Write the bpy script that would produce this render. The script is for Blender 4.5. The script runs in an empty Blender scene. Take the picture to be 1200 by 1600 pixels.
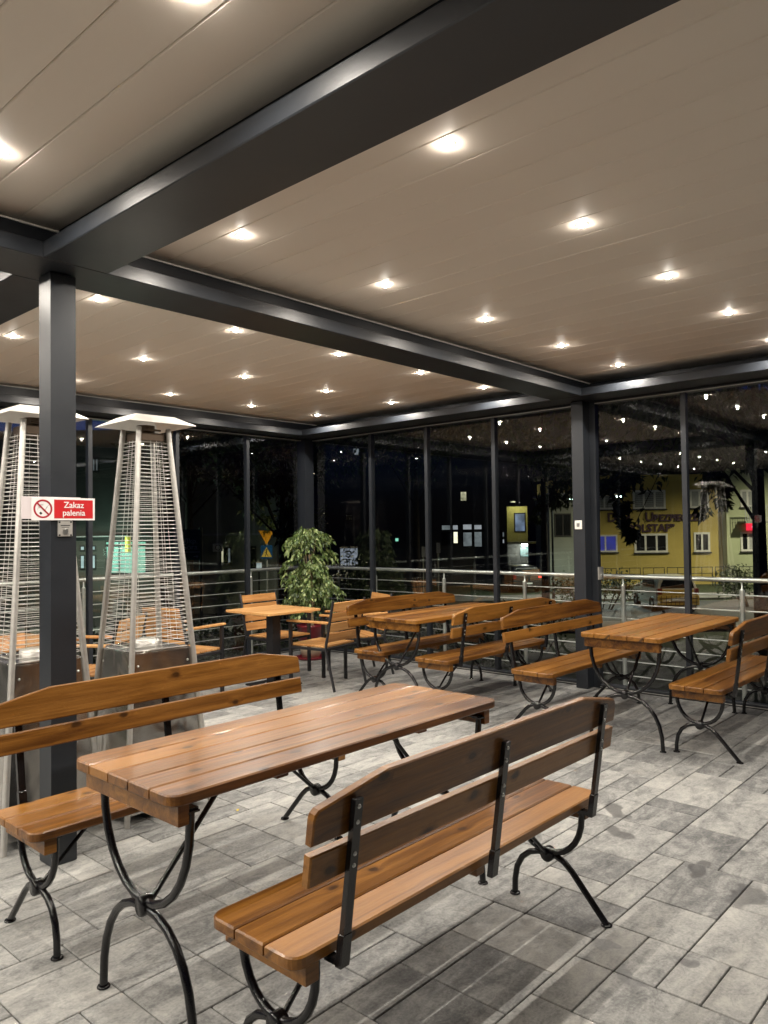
import bpy, bmesh, math, random
from mathutils import Vector, Matrix
from math import radians as R, sin, cos, pi
random.seed(11)
S = bpy.context.scene
col = S.collection

# ------------------------------------------------------------------ camera
YAW, PITCH, ROLL, FPX = 42.234, 1.537, 0.752, 1194.98
cam_d = bpy.data.cameras.new('camera'); cam = bpy.data.objects.new('camera', cam_d); col.objects.link(cam)
cam_d.sensor_fit = 'VERTICAL'; cam_d.sensor_height = 24.0
cam_d.lens = 24.0 * FPX / 1600.0
cam_d.clip_start = 0.05; cam_d.clip_end = 600
fwd = Vector((cos(R(YAW))*cos(R(PITCH)), sin(R(YAW))*cos(R(PITCH)), sin(R(PITCH))))
rt = Vector((sin(R(YAW)), -cos(R(YAW)), 0)); up = rt.cross(fwd)
r2 = rt*cos(R(ROLL)) - up*sin(R(ROLL)); u2 = rt*sin(R(ROLL)) + up*cos(R(ROLL))
cam.matrix_world = Matrix(((r2.x, u2.x, -fwd.x, 0), (r2.y, u2.y, -fwd.y, 0), (r2.z, u2.z, -fwd.z, 1.5), (0, 0, 0, 1)))
S.camera = cam
# ------------------------------------------------------------------ night sky
W = bpy.data.worlds.new('World'); S.world = W; W.use_nodes = True
wn = W.node_tree.nodes; wl = W.node_tree.links
sky = wn.new('ShaderNodeTexSky'); sky.sky_type = 'NISHITA'; sky.sun_disc = False
sky.sun_elevation = R(-1.8); sky.sun_rotation = R(10); sky.air_density = 1.0; sky.ozone_density = 6.0
bg = wn['Background']; bg.inputs['Strength'].default_value = 0.15
wl.new(sky.outputs[0], bg.inputs['Color'])
S.view_settings.view_transform = 'Standard'; S.view_settings.look = 'None'
S.view_settings.gamma = 1; S.view_settings.use_curve_mapping = False
S.view_settings.exposure = 0.88
S.render.engine = 'CYCLES'
S.cycles.use_denoising = True
S.cycles.max_bounces = 8; S.cycles.diffuse_bounces = 4; S.cycles.glossy_bounces = 4
S.cycles.transparent_max_bounces = 24; S.cycles.sample_clamp_indirect = 0.0
S.cycles.caustics_reflective = False; S.cycles.caustics_refractive = False
LAMP_W = 21.0        # power of each ceiling lamp

# ------------------------------------------------------------------ material helpers
def newmat(name):
    m = bpy.data.materials.new(name); m.use_nodes = True
    nt = m.node_tree; b = nt.nodes['Principled BSDF']
    return m, nt, b
def ramp(nt, fac, stops):
    r = nt.nodes.new('ShaderNodeValToRGB'); cr = r.color_ramp
    while len(cr.elements) > 1: cr.elements.remove(cr.elements[-1])
    cr.elements[0].position = stops[0][0]; cr.elements[0].color = (*stops[0][1], 1)
    for p, c in stops[1:]:
        e = cr.elements.new(p); e.color = (*c, 1)
    nt.links.new(fac, r.inputs[0]); return r.outputs[0]
def noise(nt, vec, scale, detail=3, rough=0.5, dist=0.0):
    n = nt.nodes.new('ShaderNodeTexNoise'); n.inputs['Scale'].default_value = scale
    n.inputs['Detail'].default_value = detail; n.inputs['Roughness'].default_value = rough
    n.inputs['Distortion'].default_value = dist
    if vec is not None: nt.links.new(vec, n.inputs['Vector'])
    return n.outputs[0]
def math_(nt, op, a, b=None, clamp=False):
    n = nt.nodes.new('ShaderNodeMath'); n.operation = op; n.use_clamp = clamp
    for i, v in enumerate((a, b)):
        if v is None: continue
        if isinstance(v, (int, float)): n.inputs[i].default_value = v
        else: nt.links.new(v, n.inputs[i])
    return n.outputs[0]
def vmath(nt, op, a, b):
    n = nt.nodes.new('ShaderNodeVectorMath'); n.operation = op
    for i, v in enumerate((a, b)):
        if isinstance(v, tuple): n.inputs[i].default_value = v
        else: nt.links.new(v, n.inputs[i])
    return n.outputs[0]
def mixc(nt, fac, a, b, typ='MIX'):
    n = nt.nodes.new('ShaderNodeMix'); n.data_type = 'RGBA'; n.blend_type = typ
    for i, v in ((0, fac), (6, a), (7, b)):
        if isinstance(v, (int, float)): n.inputs[i].default_value = v
        elif isinstance(v, tuple): n.inputs[i].default_value = (*v, 1)
        else: nt.links.new(v, n.inputs[i])
    return n.outputs[2]
def bump(nt, b, h, strength=0.2, dist=0.01):
    n = nt.nodes.new('ShaderNodeBump'); n.inputs['Strength'].default_value = strength
    n.inputs['Distance'].default_value = dist
    nt.links.new(h, n.inputs['Height']); nt.links.new(n.outputs[0], b.inputs['Normal'])
def coords(nt, kind='Object'):
    t = nt.nodes.new('ShaderNodeTexCoord'); return t.outputs[kind]
def orand(nt):
    return nt.nodes.new('ShaderNodeObjectInfo').outputs['Random']
def plain(name, c, rough=0.5, metal=0.0, var=0.06, scale=6.0, coat=0.0, bmp=0.0):
    m, nt, b = newmat(name)
    n = noise(nt, coords(nt), scale, 4, 0.6)
    lo = tuple(max(0, x*(1-var*2)) for x in c); hi = tuple(x*(1+var*2) for x in c)
    nt.links.new(ramp(nt, n, [(0.3, lo), (0.7, hi)]), b.inputs['Base Color'])
    nt.links.new(math_(nt, 'ADD', math_(nt, 'MULTIPLY', n, 0.16), rough-0.08), b.inputs['Roughness'])
    b.inputs['Metallic'].default_value = metal; b.inputs['Coat Weight'].default_value = coat
    if bmp: bump(nt, b, noise(nt, coords(nt), scale*12, 3), bmp, 0.002)
    return m
def emit(name, c, s):
    m, nt, b = newmat(name)
    b.inputs['Base Color'].default_value = (*c, 1); b.inputs['Emission Color'].default_value = (*c, 1)
    b.inputs['Emission Strength'].default_value = s; return m
def emit_var(name, c, c2, s, scale=1.5):
    m, nt, b = newmat(name)
    n = noise(nt, coords(nt), scale, 4, 0.6)
    cc = ramp(nt, n, [(0.35, c2), (0.62, c)])
    b.inputs['Base Color'].default_value = (0.05, 0.05, 0.05, 1)
    nt.links.new(cc, b.inputs['Emission Color']); b.inputs['Emission Strength'].default_value = s; return m

def wood(name, dark, mid, light, rough=0.32, coat=0.16, knots=True, gscale=1.0):
    m, nt, b = newmat(name)
    rnd = orand(nt)
    off = nt.nodes.new('ShaderNodeCombineXYZ')
    nt.links.new(math_(nt, 'MULTIPLY', rnd, 37.0), off.inputs[0]); nt.links.new(math_(nt, 'MULTIPLY', rnd, 91.0), off.inputs[1])
    nt.links.new(math_(nt, 'MULTIPLY', rnd, 13.0), off.inputs[2])
    base = vmath(nt, 'ADD', coords(nt), off.outputs[0])
    # knots: voronoi cells stretched along the plank
    sxyz = nt.nodes.new('ShaderNodeSeparateXYZ'); nt.links.new(base, sxyz.inputs[0])
    cxyz = nt.nodes.new('ShaderNodeCombineXYZ'); nt.links.new(math_(nt, 'MULTIPLY', sxyz.outputs[0], 5.0), cxyz.inputs[0])
    nt.links.new(math_(nt, 'MULTIPLY', math_(nt, 'ADD', sxyz.outputs[1], sxyz.outputs[2]), 9.0), cxyz.inputs[1])
    vk = cxyz.outputs[0]
    v = nt.nodes.new('ShaderNodeTexVoronoi'); v.inputs['Scale'].default_value = 1.0; v.inputs['Randomness'].default_value = 1.0; v.voronoi_dimensions = '2D'
    wob = vmath(nt, 'ADD', vk, vmath(nt, 'MULTIPLY', vmath(nt, 'SUBTRACT', nt_color_noise(nt, vk, 2.0), (0.5, 0.5, 0.5)), (0.22, 0.22, 0.22)))
    nt.links.new(wob, v.inputs['Vector'])
    near = math_(nt, 'SUBTRACT', 1.0, math_(nt, 'MULTIPLY', v.outputs['Distance'], 2.2), clamp=True)
    # grain bends around knots
    g = vmath(nt, 'MULTIPLY', base, (1.1*gscale, 26*gscale, 26*gscale))
    cell = nt.nodes.new('ShaderNodeSeparateColor'); nt.links.new(v.outputs['Color'], cell.inputs[0])
    pick = math_(nt, 'GREATER_THAN', cell.outputs[0], 0.70)
    bend = nt.nodes.new('ShaderNodeCombineXYZ'); nt.links.new(math_(nt, 'MULTIPLY', math_(nt, 'MULTIPLY', near, near), math_(nt, 'ADD', 0.25, math_(nt, 'MULTIPLY', pick, 0.75))), bend.inputs[1])
    g = vmath(nt, 'ADD', g, bend.outputs[0])
    n1 = noise(nt, g, 1.0, 5, 0.62, 0.6)
    n2 = noise(nt, vmath(nt, 'MULTIPLY', base, (3.0, 160, 160)), 1.0, 3, 0.6)
    n3 = noise(nt, vmath(nt, 'MULTIPLY', base, (1.6, 5, 5)), 1.0, 3, 0.55)
    f = math_(nt, 'ADD', math_(nt, 'MULTIPLY', n1, 0.62), math_(nt, 'ADD', math_(nt, 'MULTIPLY', n2, 0.14), math_(nt, 'MULTIPLY', n3, 0.24)))
    f = math_(nt, 'ADD', f, math_(nt, 'MULTIPLY', math_(nt, 'SUBTRACT', rnd, 0.5), 0.17))
    c = ramp(nt, f, [(0.34, dark), (0.47, mid), (0.62, light)])
    if knots:
        core = math_(nt, 'MULTIPLY', math_(nt, 'SUBTRACT', near, 0.72, clamp=True), 8.0, clamp=True)
        ringk = math_(nt, 'MULTIPLY', math_(nt, 'SUBTRACT', near, 0.45, clamp=True), 1.6, clamp=True)
        c = mixc(nt, math_(nt, 'MULTIPLY', math_(nt, 'MULTIPLY', ringk, pick), 0.55), c, dark)
        c = mixc(nt, math_(nt, 'MULTIPLY', math_(nt, 'MULTIPLY', core, pick), 0.8), c, tuple(x*0.35 for x in dark))
    nt.links.new(c, b.inputs['Base Color'])
    nt.links.new(math_(nt, 'ADD', math_(nt, 'MULTIPLY', n3, 0.25), rough-0.1), b.inputs['Roughness'])
    b.inputs['Coat Weight'].default_value = coat; b.inputs['Coat Roughness'].default_value = 0.12; b.inputs['Specular IOR Level'].default_value = 0.35
    # brushed lacquer relief with small drips
    drip = noise(nt, vmath(nt, 'MULTIPLY', base, (60, 130, 130)), 1.0, 2, 0.5)
    h = math_(nt, 'ADD', math_(nt, 'MULTIPLY', n2, 0.7), math_(nt, 'ADD', math_(nt, 'MULTIPLY', drip, 0.5), math_(nt, 'MULTIPLY', n1, 0.8)))
    bump(nt, b, h, 0.55, 0.0016)
    return m
def nt_color_noise(nt, vec, scale):
    n = nt.nodes.new('ShaderNodeTexNoise'); n.inputs['Scale'].default_value = scale; n.inputs['Detail'].default_value = 2
    nt.links.new(vec, n.inputs['Vector']); return n.outputs[1]

M = {}
M['wood'] = wood('varnished_pine', (0.057, 0.018, 0.0022), (0.150, 0.059, 0.0085), (0.262, 0.114, 0.021))
M['chairwood'] = wood('light_slats', (0.30, 0.135, 0.040), (0.46, 0.225, 0.075), (0.60, 0.33, 0.125), 0.35, 0.3, False)
M['iron'] = plain('black_iron', (0.005, 0.005, 0.006), 0.17, 0.0, 0.2, 20, 0.0, 0.35)
M['matblack'] = plain('black_powder_coat', (0.012, 0.012, 0.014), 0.45, 0.0, 0.1, 10, 0.0)
M['bolt'] = plain('zinc_bolt', (0.6, 0.6, 0.58), 0.3, 1.0)
M['anthracite'] = plain('anthracite_aluminium', (0.0155, 0.0185, 0.0235), 0.40, 0.0, 0.06, 3, 0.0, 0.05)
M['steel'] = plain('brushed_steel', (0.60, 0.585, 0.55), 0.42, 0.75, 0.04, 30)
M['railsteel'] = plain('rail_steel', (0.80, 0.79, 0.76), 0.36, 0.75, 0.04, 12)
M['white_plastic'] = plain('white_plastic', (0.78, 0.77, 0.73), 0.4)
M['strip'] = plain('pale_seal_strip', (0.70, 0.67, 0.60), 0.5)
M['sheet'] = None
# dented stainless sheet of the heater base
m, nt, b = newmat('dented_stainless')
b.inputs['Metallic'].default_value = 1.0
n = noise(nt, coords(nt), 9.0, 3, 0.6)
nt.links.new(ramp(nt, n, [(0.3, (0.50, 0.48, 0.45)), (0.7, (0.62, 0.60, 0.57))]), b.inputs['Base Color'])
b.inputs['Roughness'].default_value = 0.22
bump(nt, b, noise(nt, vmath(nt, 'MULTIPLY', coords(nt), (3.0, 3.0, 2.2)), 1.6, 1.5, 0.4, 0.8), 0.35, 0.05)
M['sheet'] = m
# hood: dull aluminium
M['hood'] = plain('hood_aluminium', (0.64, 0.62, 0.58), 0.48, 0.6, 0.05, 8)
# louvre paint
m, nt, b = newmat('louvre_beige')
n = noise(nt, vmath(nt, 'MULTIPLY', coords(nt), (1, .15, 1)), 4.0, 3)
rnd = orand(nt)
k = math_(nt, 'ADD', math_(nt, 'MULTIPLY', n, 0.6), math_(nt, 'MULTIPLY', rnd, 0.4))
nt.links.new(ramp(nt, k, [(0.2, (0.77, 0.695, 0.605)), (0.8, (0.82, 0.75, 0.66))]), b.inputs['Base Color'])
b.inputs['Roughness'].default_value = 0.6; b.inputs['Specular IOR Level'].default_value = 0.3
bump(nt, b, noise(nt, coords(nt), 140, 2), 0.02, 0.001)
M['louvre'] = m
# glass: clear pane that also mirrors by Fresnel
m = bpy.data.materials.new('clear_glass'); m.use_nodes = True; nt = m.node_tree
for x in list(nt.nodes): nt.nodes.remove(x)
out = nt.nodes.new('ShaderNodeOutputMaterial'); tr = nt.nodes.new('ShaderNodeBsdfTransparent'); gl = nt.nodes.new('ShaderNodeBsdfGlossy')
tr.inputs[0].default_value = (0.93, 0.95, 0.94, 1); gl.inputs['Roughness'].default_value = 0.0
fr = nt.nodes.new('ShaderNodeFresnel'); gg = nt.nodes.new('ShaderNodeNewGeometry')
nt.links.new(math_(nt, 'SUBTRACT', 1.72, math_(nt, 'MULTIPLY', gg.outputs['Backfacing'], 1.72-1/1.72)), fr.inputs[0])
mx = nt.nodes.new('ShaderNodeMixShader'); nt.links.new(fr.outputs[0], mx.inputs[0]); nt.links.new(tr.outputs[0], mx.inputs[1]); nt.links.new(gl.outputs[0], mx.inputs[2])
nt.links.new(mx.outputs[0], out.inputs[0]); M['glass'] = m

# paving slab: streaky grey concrete, some damp stains of their own shape
def slab_mat():
    m, nt, b = newmat('streaky_grey_slab')
    att = nt.nodes.new('ShaderNodeAttribute'); att.attribute_name = 'shade'
    rnd = math_(nt, 'FRACT', math_(nt, 'ADD', orand(nt), att.outputs['Fac']))
    geo = nt.nodes.new('ShaderNodeNewGeometry')
    off = nt.nodes.new('ShaderNodeCombineXYZ')
    nt.links.new(math_(nt, 'MULTIPLY', rnd, 53.0), off.inputs[0]); nt.links.new(math_(nt, 'MULTIPLY', rnd, 31.0), off.inputs[1])
    base = vmath(nt, 'ADD', geo.outputs['Position'], off.outputs[0])
    s1 = noise(nt, vmath(nt, 'MULTIPLY', base, (2.4, 8.0, 1)), 1.0, 6, 0.7, 0.9)
    s2 = noise(nt, vmath(nt, 'MULTIPLY', base, (9.0, 12.0, 1)), 1.0, 6, 0.75, 1.4)
    s3 = noise(nt, vmath(nt, 'MULTIPLY', base, (90, 90, 90)), 1.0, 2, 0.6)
    f = math_(nt, 'ADD', math_(nt, 'MULTIPLY', s1, 0.52), math_(nt, 'MULTIPLY', s2, 0.48))
    f = math_(nt, 'ADD', f, math_(nt, 'MULTIPLY', math_(nt, 'SUBTRACT', rnd, 0.5), 0.14))
    f = math_(nt, 'ADD', f, math_(nt, 'MULTIPLY', math_(nt, 'SUBTRACT', s3, 0.5), 0.22))
    c = ramp(nt, f, [(0.31, (0.065, 0.066, 0.067)), (0.42, (0.150, 0.151, 0.148)), (0.53, (0.275, 0.275, 0.262)), (0.66, (0.40, 0.39, 0.365))])
    # stains
    stain = None
    wobble = math_(nt, 'MULTIPLY', math_(nt, 'SUBTRACT', noise(nt, vmath(nt, 'MULTIPLY', geo.outputs['Position'], (6, 6, 1)), 1.0, 3, 0.6), 0.5), 0.16)
    warp = vmath(nt, 'ADD', geo.outputs['Position'], vmath(nt, 'MULTIPLY', vmath(nt, 'SUBTRACT', nt_color_noise(nt, vmath(nt, 'MULTIPLY', geo.outputs['Position'], (1, 1, 0)), 7.0), (0.5, 0.5, 0.5)), (0.22, 0.22, 0)))
    for (sx, sy, rx, ry, rot) in STAINS:
        mp = nt.nodes.new('ShaderNodeMapping'); mp.vector_type = 'TEXTURE'
        mp.inputs['Location'].default_value = (sx, sy, 0); mp.inputs['Rotation'].default_value = (0, 0, rot); mp.inputs['Scale'].default_value = (rx, ry, 1)
        nt.links.new(warp, mp.inputs[0])
        sp = nt.nodes.new('ShaderNodeSeparateXYZ'); nt.links.new(mp.outputs[0], sp.inputs[0])
        d = math_(nt, 'SQRT', math_(nt, 'ADD', math_(nt, 'POWER', sp.outputs[0], 2.0), math_(nt, 'POWER', sp.outputs[1], 2.0)))
        d = math_(nt, 'ADD', d, math_(nt, 'MULTIPLY', wobble, 5.0))
        k = math_(nt, 'MULTIPLY', math_(nt, 'SUBTRACT', 1.0, d), 5.0, clamp=True)
        stain = k if stain is None else math_(nt, 'MAXIMUM', stain, k)
    c = mixc(nt, math_(nt, 'MULTIPLY', stain, 0.62), c, (0.060, 0.060, 0.062))
    big = noise(nt, vmath(nt, 'MULTIPLY', geo.outputs['Position'], (1.3, 1.3, 1)), 1.0, 4, 0.7, 0.4)
    c = mixc(nt, math_(nt, 'MULTIPLY', math_(nt, 'MULTIPLY', math_(nt, 'SUBTRACT', big, 0.58), 7.0, clamp=True), 0.30), c, (0.07, 0.068, 0.062))
    nt.links.new(c, b.inputs['Base Color'])
    rr = math_(nt, 'SUBTRACT', math_(nt, 'ADD', 0.52, math_(nt, 'MULTIPLY', s2, 0.25)), math_(nt, 'MULTIPLY', stain, 0.3))
    nt.links.new(rr, b.inputs['Roughness'])
    bump(nt, b, math_(nt, 'ADD', math_(nt, 'MULTIPLY', s3, 0.5), s2), 0.5, 0.003)
    return m
STAINS = [(3.585, 1.70, 0.062, 0.110, -0.5), (3.86, 1.86, 0.05, 0.12, -0.8), (3.47, 1.26, 0.10, 0.055, 0.1), (3.30, 1.02, 0.12, 0.065, 0.0), (2.60, 1.32, 0.06, 0.05, 0.3), (2.47, 1.18, 0.07, 0.05, 0.9), (2.70, 1.05, 0.05, 0.03, 0.3)]
M['slab'] = slab_mat()
M['joint'] = plain('joint_sand', (0.055, 0.053, 0.048), 0.9, 0, 0.2, 40)

# ------------------------------------------------------------------ mesh helpers
def outline_inset(pts, d):
    n = len(pts); o = []
    for i in range(n):
        p0, p1, p2 = Vector(pts[i-1]), Vector(pts[i]), Vector(pts[(i+1) % n])
        a = (p1-p0).normalized(); b = (p2-p1).normalized()
        na = Vector((-a.y, a.x)); nb = Vector((-b.y, b.x))
        k = na+nb; k = k/max(0.3, k.dot(na)) if k.length > 1e-6 else na
        o.append(tuple(p1+k*d))
    return o
class MB:
    def __init__(s): s.v = []; s.f = []; s.sm = []
    def add(s, vs, fs, smooth=False):
        o = len(s.v); s.v += [tuple(v) for v in vs]
        for f in fs: s.f.append(tuple(i+o for i in f)); s.sm.append(smooth)
    def prism(s, pts, lo, hi, ch=0.003, axis='z', mat=None):
        """counter-clockwise outline extruded from lo to hi with chamfered rims"""
        n = len(pts); ins = outline_inset(pts, ch) if ch else pts
        rings = [(ins, lo), (pts, lo+ch), (pts, hi-ch), (ins, hi)] if ch else [(pts, lo), (pts, hi)]
        vs = []
        for ring, h in rings:
            for (a, b) in ring:
                p = {'z': (a, b, h), 'y': (a, h, b), 'x': (h, a, b)}[axis]
                vs.append(mat @ Vector(p) if mat else p)
        k = len(rings); fs = [tuple(range(n))[::-1], tuple(range((k-1)*n, k*n))]
        for r in range(k-1):
            for i in range(n):
                j = (i+1) % n; fs.append((r*n+i, r*n+j, (r+1)*n+j, (r+1)*n+i))
        if axis == 'y': fs = [f[::-1] for f in fs]
        s.add(vs, fs); return s
    def box(s, x0, x1, y0, y1, z0, z1, ch=0.0, mat=None):
        return s.prism([(x0, y0), (x1, y0), (x1, y1), (x0, y1)], z0, z1, ch, 'z', mat)
    def tube(s, path, r, n=10, close=True, smooth=True):
        path = [Vector(p) for p in path]; m = len(path); vs = []
        rs = r if isinstance(r, (list, tuple)) else [r]*m
        t0 = (path[1]-path[0]).normalized()
        a = t0.orthogonal().normalized()
        for i, p in enumerate(path):
            t = (path[min(i+1, m-1)]-path[max(i-1, 0)]).normalized()
            a = (a-t*a.dot(t)).normalized(); b = t.cross(a)
            for k in range(n):
                w = 2*pi*k/n; vs.append(p+(a*cos(w)+b*sin(w))*rs[i])
        fs = []
        for i in range(m-1):
            for k in range(n):
                j = (k+1) % n; fs.append((i*n+k, i*n+j, (i+1)*n+j, (i+1)*n+k))
        s.add(vs, fs, smooth)
        if close: s.add([vs[k] for k in range(n)], [tuple(range(n))[::-1]]); s.add(vs[-n:], [tuple(range(n))])
        return s
    def lathe(s, prof, n=24, c=(0, 0), smooth=True):
        vs = []
        for (r, z) in prof:
            for k in range(n): w = 2*pi*k/n; vs.append((c[0]+r*cos(w), c[1]+r*sin(w), z))
        fs = []
        for i in range(len(prof)-1):
            for k in range(n): j = (k+1) % n; fs.append((i*n+k, i*n+j, (i+1)*n+j, (i+1)*n+k))
        s.add(vs, fs, smooth); return s
    def build(s, name, mat, parent=None, loc=None, rot=None):
        me = bpy.data.meshes.new(name); me.from_pydata(s.v, [], s.f); me.update()
        me.polygons.foreach_set('use_smooth', s.sm)
        me.materials.append(mat)
        return put(name, me, parent, loc, rot)
def put(name, me, parent=None, loc=None, rot=None):
    o = bpy.data.objects.new(name, me); col.objects.link(o)
    if parent: o.parent = parent
    if loc: o.location = loc
    if rot: o.rotation_euler = rot
    return o
def tag(o, label=None, cat=None, group=None, kind=None):
    if label: o['label'] = label
    if cat: o['category'] = cat
    if group: o['group'] = group
    if kind: o['kind'] = kind
    return o
def thing(name, label, cat, loc=(0, 0, 0), rz=0, group=None):
    o = bpy.data.objects.new(name, None); col.objects.link(o); o.location = loc; o.rotation_euler = (0, 0, rz)
    o.empty_display_size = 0.1
    return tag(o, label, cat, group)
kids = {}
def copy_tree(src, label, loc, rz, group=None):
    r = src.copy(); col.objects.link(r); r.location = loc; r.rotation_euler = (0, 0, rz)
    r['label'] = label
    if group: r['group'] = group
    for ch in KIDS(src):
        c = ch.copy(); col.objects.link(c); c.parent = r
        for g in KIDS(ch):
            d = g.copy(); col.objects.link(d); d.parent = c
    return r
def KIDS(o): return [x for x in bpy.data.objects if x.parent == o]
def rounded(x0, x1, y0, y1, r, corners=(1, 1, 1, 1), n=5):
    """ccw rectangle outline; corners: (x0y0, x1y0, x1y1, x0y1)"""
    o = []
    for (cx, cy, a0, on) in ((x0, y0, 180, corners[0]), (x1, y0, 270, corners[1]), (x1, y1, 0, corners[2]), (x0, y1, 90, corners[3])):
        if on:
            px = cx+r if cx == x0 else cx-r; py = cy+r if cy == y0 else cy-r
            for k in range(n+1):
                w = R(a0+90*k/n); o.append((px+r*cos(w), py+r*sin(w)))
        else: o.append((cx, cy))
    return o

# ================================================================== TERRACE FLOOR
G = 0.1455
floor = tag(MB().box(-6.4, 7.06, -2.6, 7.85, -0.30, -0.016).build('terrace_floor', M['joint']), 'grey concrete slab paving of the terrace laid in mixed sizes', None, None, 'structure')
X0, Y0 = 2.176-G*59, 0.923-G*24
NX, NY = 92, 72
occ = [[False]*NY for _ in range(NX)]
sizes = [(2, 2), (2, 2), (2, 2), (3, 2), (3, 2), (2, 3), (2, 3), (2, 1), (1, 2), (2, 2), (2, 1)]
rects = []
for i in range(NX):
    for j in range(NY):
        if occ[i][j]: continue
        opts = sizes[:]; random.shuffle(opts); opts.append((1, 1))
        if random.random() < 0.93: opts = [q for q in opts if q != (1, 1)]+[(1, 1)]
        for (w, h) in opts:
            if i+w > NX or j+h > NY: continue
            if any(occ[i+a][j+b] for a in range(w) for b in range(h)): continue
            break
        for a in range(w):
            for b in range(h): occ[i+a][j+b] = True
        rects.append((X0+i*G, Y0+j*G, w, h))
def in_view(x, y):
    d = x*cos(R(YAW))+y*sin(R(YAW)); s = x*sin(R(YAW))-y*cos(R(YAW))
    return d > 1.9 and abs(s) < d*0.56
rects = [q for q in rects if q[0]+q[2]*G < 7.05 and q[1]+q[3]*G < 7.84 and q[0] > -6.3 and q[1] > -2.6]
rects.sort(key=lambda q: (0 if in_view(q[0]+q[2]*G/2, q[1]+q[3]*G/2) else 100)+math.hypot(q[0]+q[2]*G/2, q[1]+q[3]*G/2))
slab_mesh = {}
far = MB(); shade = []
for n_, (x, y, w, h) in enumerate(rects):
    cx, cy = x+w*G/2, y+h*G/2; g = 0.0022
    if n_ < 299:
        if (w, h) not in slab_mesh:
            mb = MB().prism(rounded(-w*G/2+g, w*G/2-g, -h*G/2+g, h*G/2-g, 0.004, n=1), -0.03, 0.0, 0.0025)
            o = mb.build('slab', M['slab'], floor); slab_mesh[(w, h)] = o.data
        else: o = put('slab', slab_mesh[(w, h)], floor)
        o.location = (cx, cy, random.uniform(-0.0012, 0.0)); o.rotation_euler = (random.uniform(-.0012, .0012), random.uniform(-.0012, .0012), random.uniform(-.002, .002))
    else:
        z = random.uniform(-0.0012, 0); a = len(far.v)
        far.prism([(x+g, y+g), (x+w*G-g, y+g), (x+w*G-g, y+h*G-g), (x+g, y+h*G-g)], -0.015, z, 0.0025)
        shade += [random.random()]*(len(far.v)-a)
fo = tag(far.build('slab_field', M['slab'], floor), kind='stuff')
at_ = fo.data.attributes.new('shade', 'FLOAT', 'POINT'); at_.data.foreach_set('value', shade)

# ================================================================== PERGOLA
ZC, ZB, ZL = 2.921, 2.732, 2.805
XL, XC, XW = 6.412, 6.83, 6.80
YL, YC, YW = 7.193, 7.384, 7.50
XMIN, YMIN = -6.2, -2.5
perg = thing('pergola', 'anthracite aluminium pergola with beige louvred roof over the whole terrace', 'pergola')
def gut(name, x0, x1, y0, y1, z0=ZB, z1=ZL, ch=0.004): return MB().box(x0, x1, y0, y1, z0, z1, ch).build(name, M['anthracite'], perg)
# long beam running away from the viewer (two troughs and a web)
gut('beam', 1.473, 1.777, YMIN, 3.344); gut('beam_web', 1.606, 1.650, YMIN, 3.48, ZL+0.002, 3.05)
gut('beam', 1.473, 1.777, 3.670, YL-0.004); gut('beam_web', 1.606, 1.650, 3.54, YC-0.01, ZL+0.002, 3.05)
# cross beam
gut('beam', XMIN, XL-0.004, 3.348, 3.666); gut('beam_web', XMIN, XC-0.004, 3.484, 3.532, ZL+0.002, 3.05)
# perimeter troughs
gut('beam', XL, XW+0.06, YMIN, YW+0.06); gut('beam_web', XC, XC+0.03, YMIN, YW+0.06, ZL+0.002, 3.05)
gut('beam', XMIN, XL-0.004, YL, YW+0.06); gut('beam_web', XMIN, XC-0.006, YC, YC+0.05, ZL+0.002, 3.05)
gut('beam', XMIN, XW, YMIN-0.15, YMIN-0.004)
gut('beam', XMIN-0.15, XMIN-0.004, YMIN, YW)
# roof deck above the louvres
tag(MB().box(XMIN-0.2, XW+0.2, YMIN-0.2, YW+0.2, 3.06, 3.12).build('roof_deck', M['anthracite'], perg))
def bay(x0, x1, y0, y1, joint):
    xs = [x0]; x = joint
    while x < x0+0.03: x += 0.2
    while x > x0+0.23: x -= 0.2
    while x < x1-0.02: xs.append(x); x += 0.2
    xs.append(x1)
    cache = {}
    for a, b in zip(xs, xs[1:]):
        w = round(b-a, 4)
        if w not in cache:
            mb = MB(); h = w/2-0.0012
            # thin blade with rolled edges
            mb.prism([(-h, 0.004), (-h+0.004, 0), (h-0.004, 0), (h, 0.004), (h, 0.05), (-h, 0.05)], 0, y1-y0, 0.0, 'y')
            o = mb.build('louvre', M['louvre'], perg); cache[w] = o.data
        else: o = put('louvre', cache[w], perg)
        o.location = ((a+b)/2, y0, ZC+random.uniform(-0.0005, 0.0005)); o.rotation_euler = (0, random.uniform(-.0015, .0015), 0)
    for yy in (y0+0.004, y1-0.004):
        MB().box(x0, x1, yy-0.004, yy+0.004, ZC-0.008, ZC+0.012).build('seal_strip', M['strip'], perg)
J = 2.163
bay(1.652, XC-0.002, YMIN, 3.482, J); bay(XMIN, 1.604, YMIN, 3.482, J-0.75)
bay(1.652, XC-0.002, 3.534, YC-0.002, J); bay(XMIN, 1.604, 3.534, YC-0.002, J-0.75)
# posts
def post(x, y, w=0.12, d=0.12):
    p = MB().box(x, x+w, y, y+d, 0.0, ZB-0.002, 0.004).build('post', M['anthracite'], perg); return p
p1 = post(1.568, 3.487); p2 = post(6.638, 3.462)
post(6.625, 7.385, 0.15, 0.15)
post(6.638, -1.0); post(1.568, -2.4); post(-2.6, 3.487)
MB().box(6.762, 6.83, 3.40, 3.59, 0.0, ZB-0.004, 0.003).build('post_channel', M['anthracite'], perg)
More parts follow.
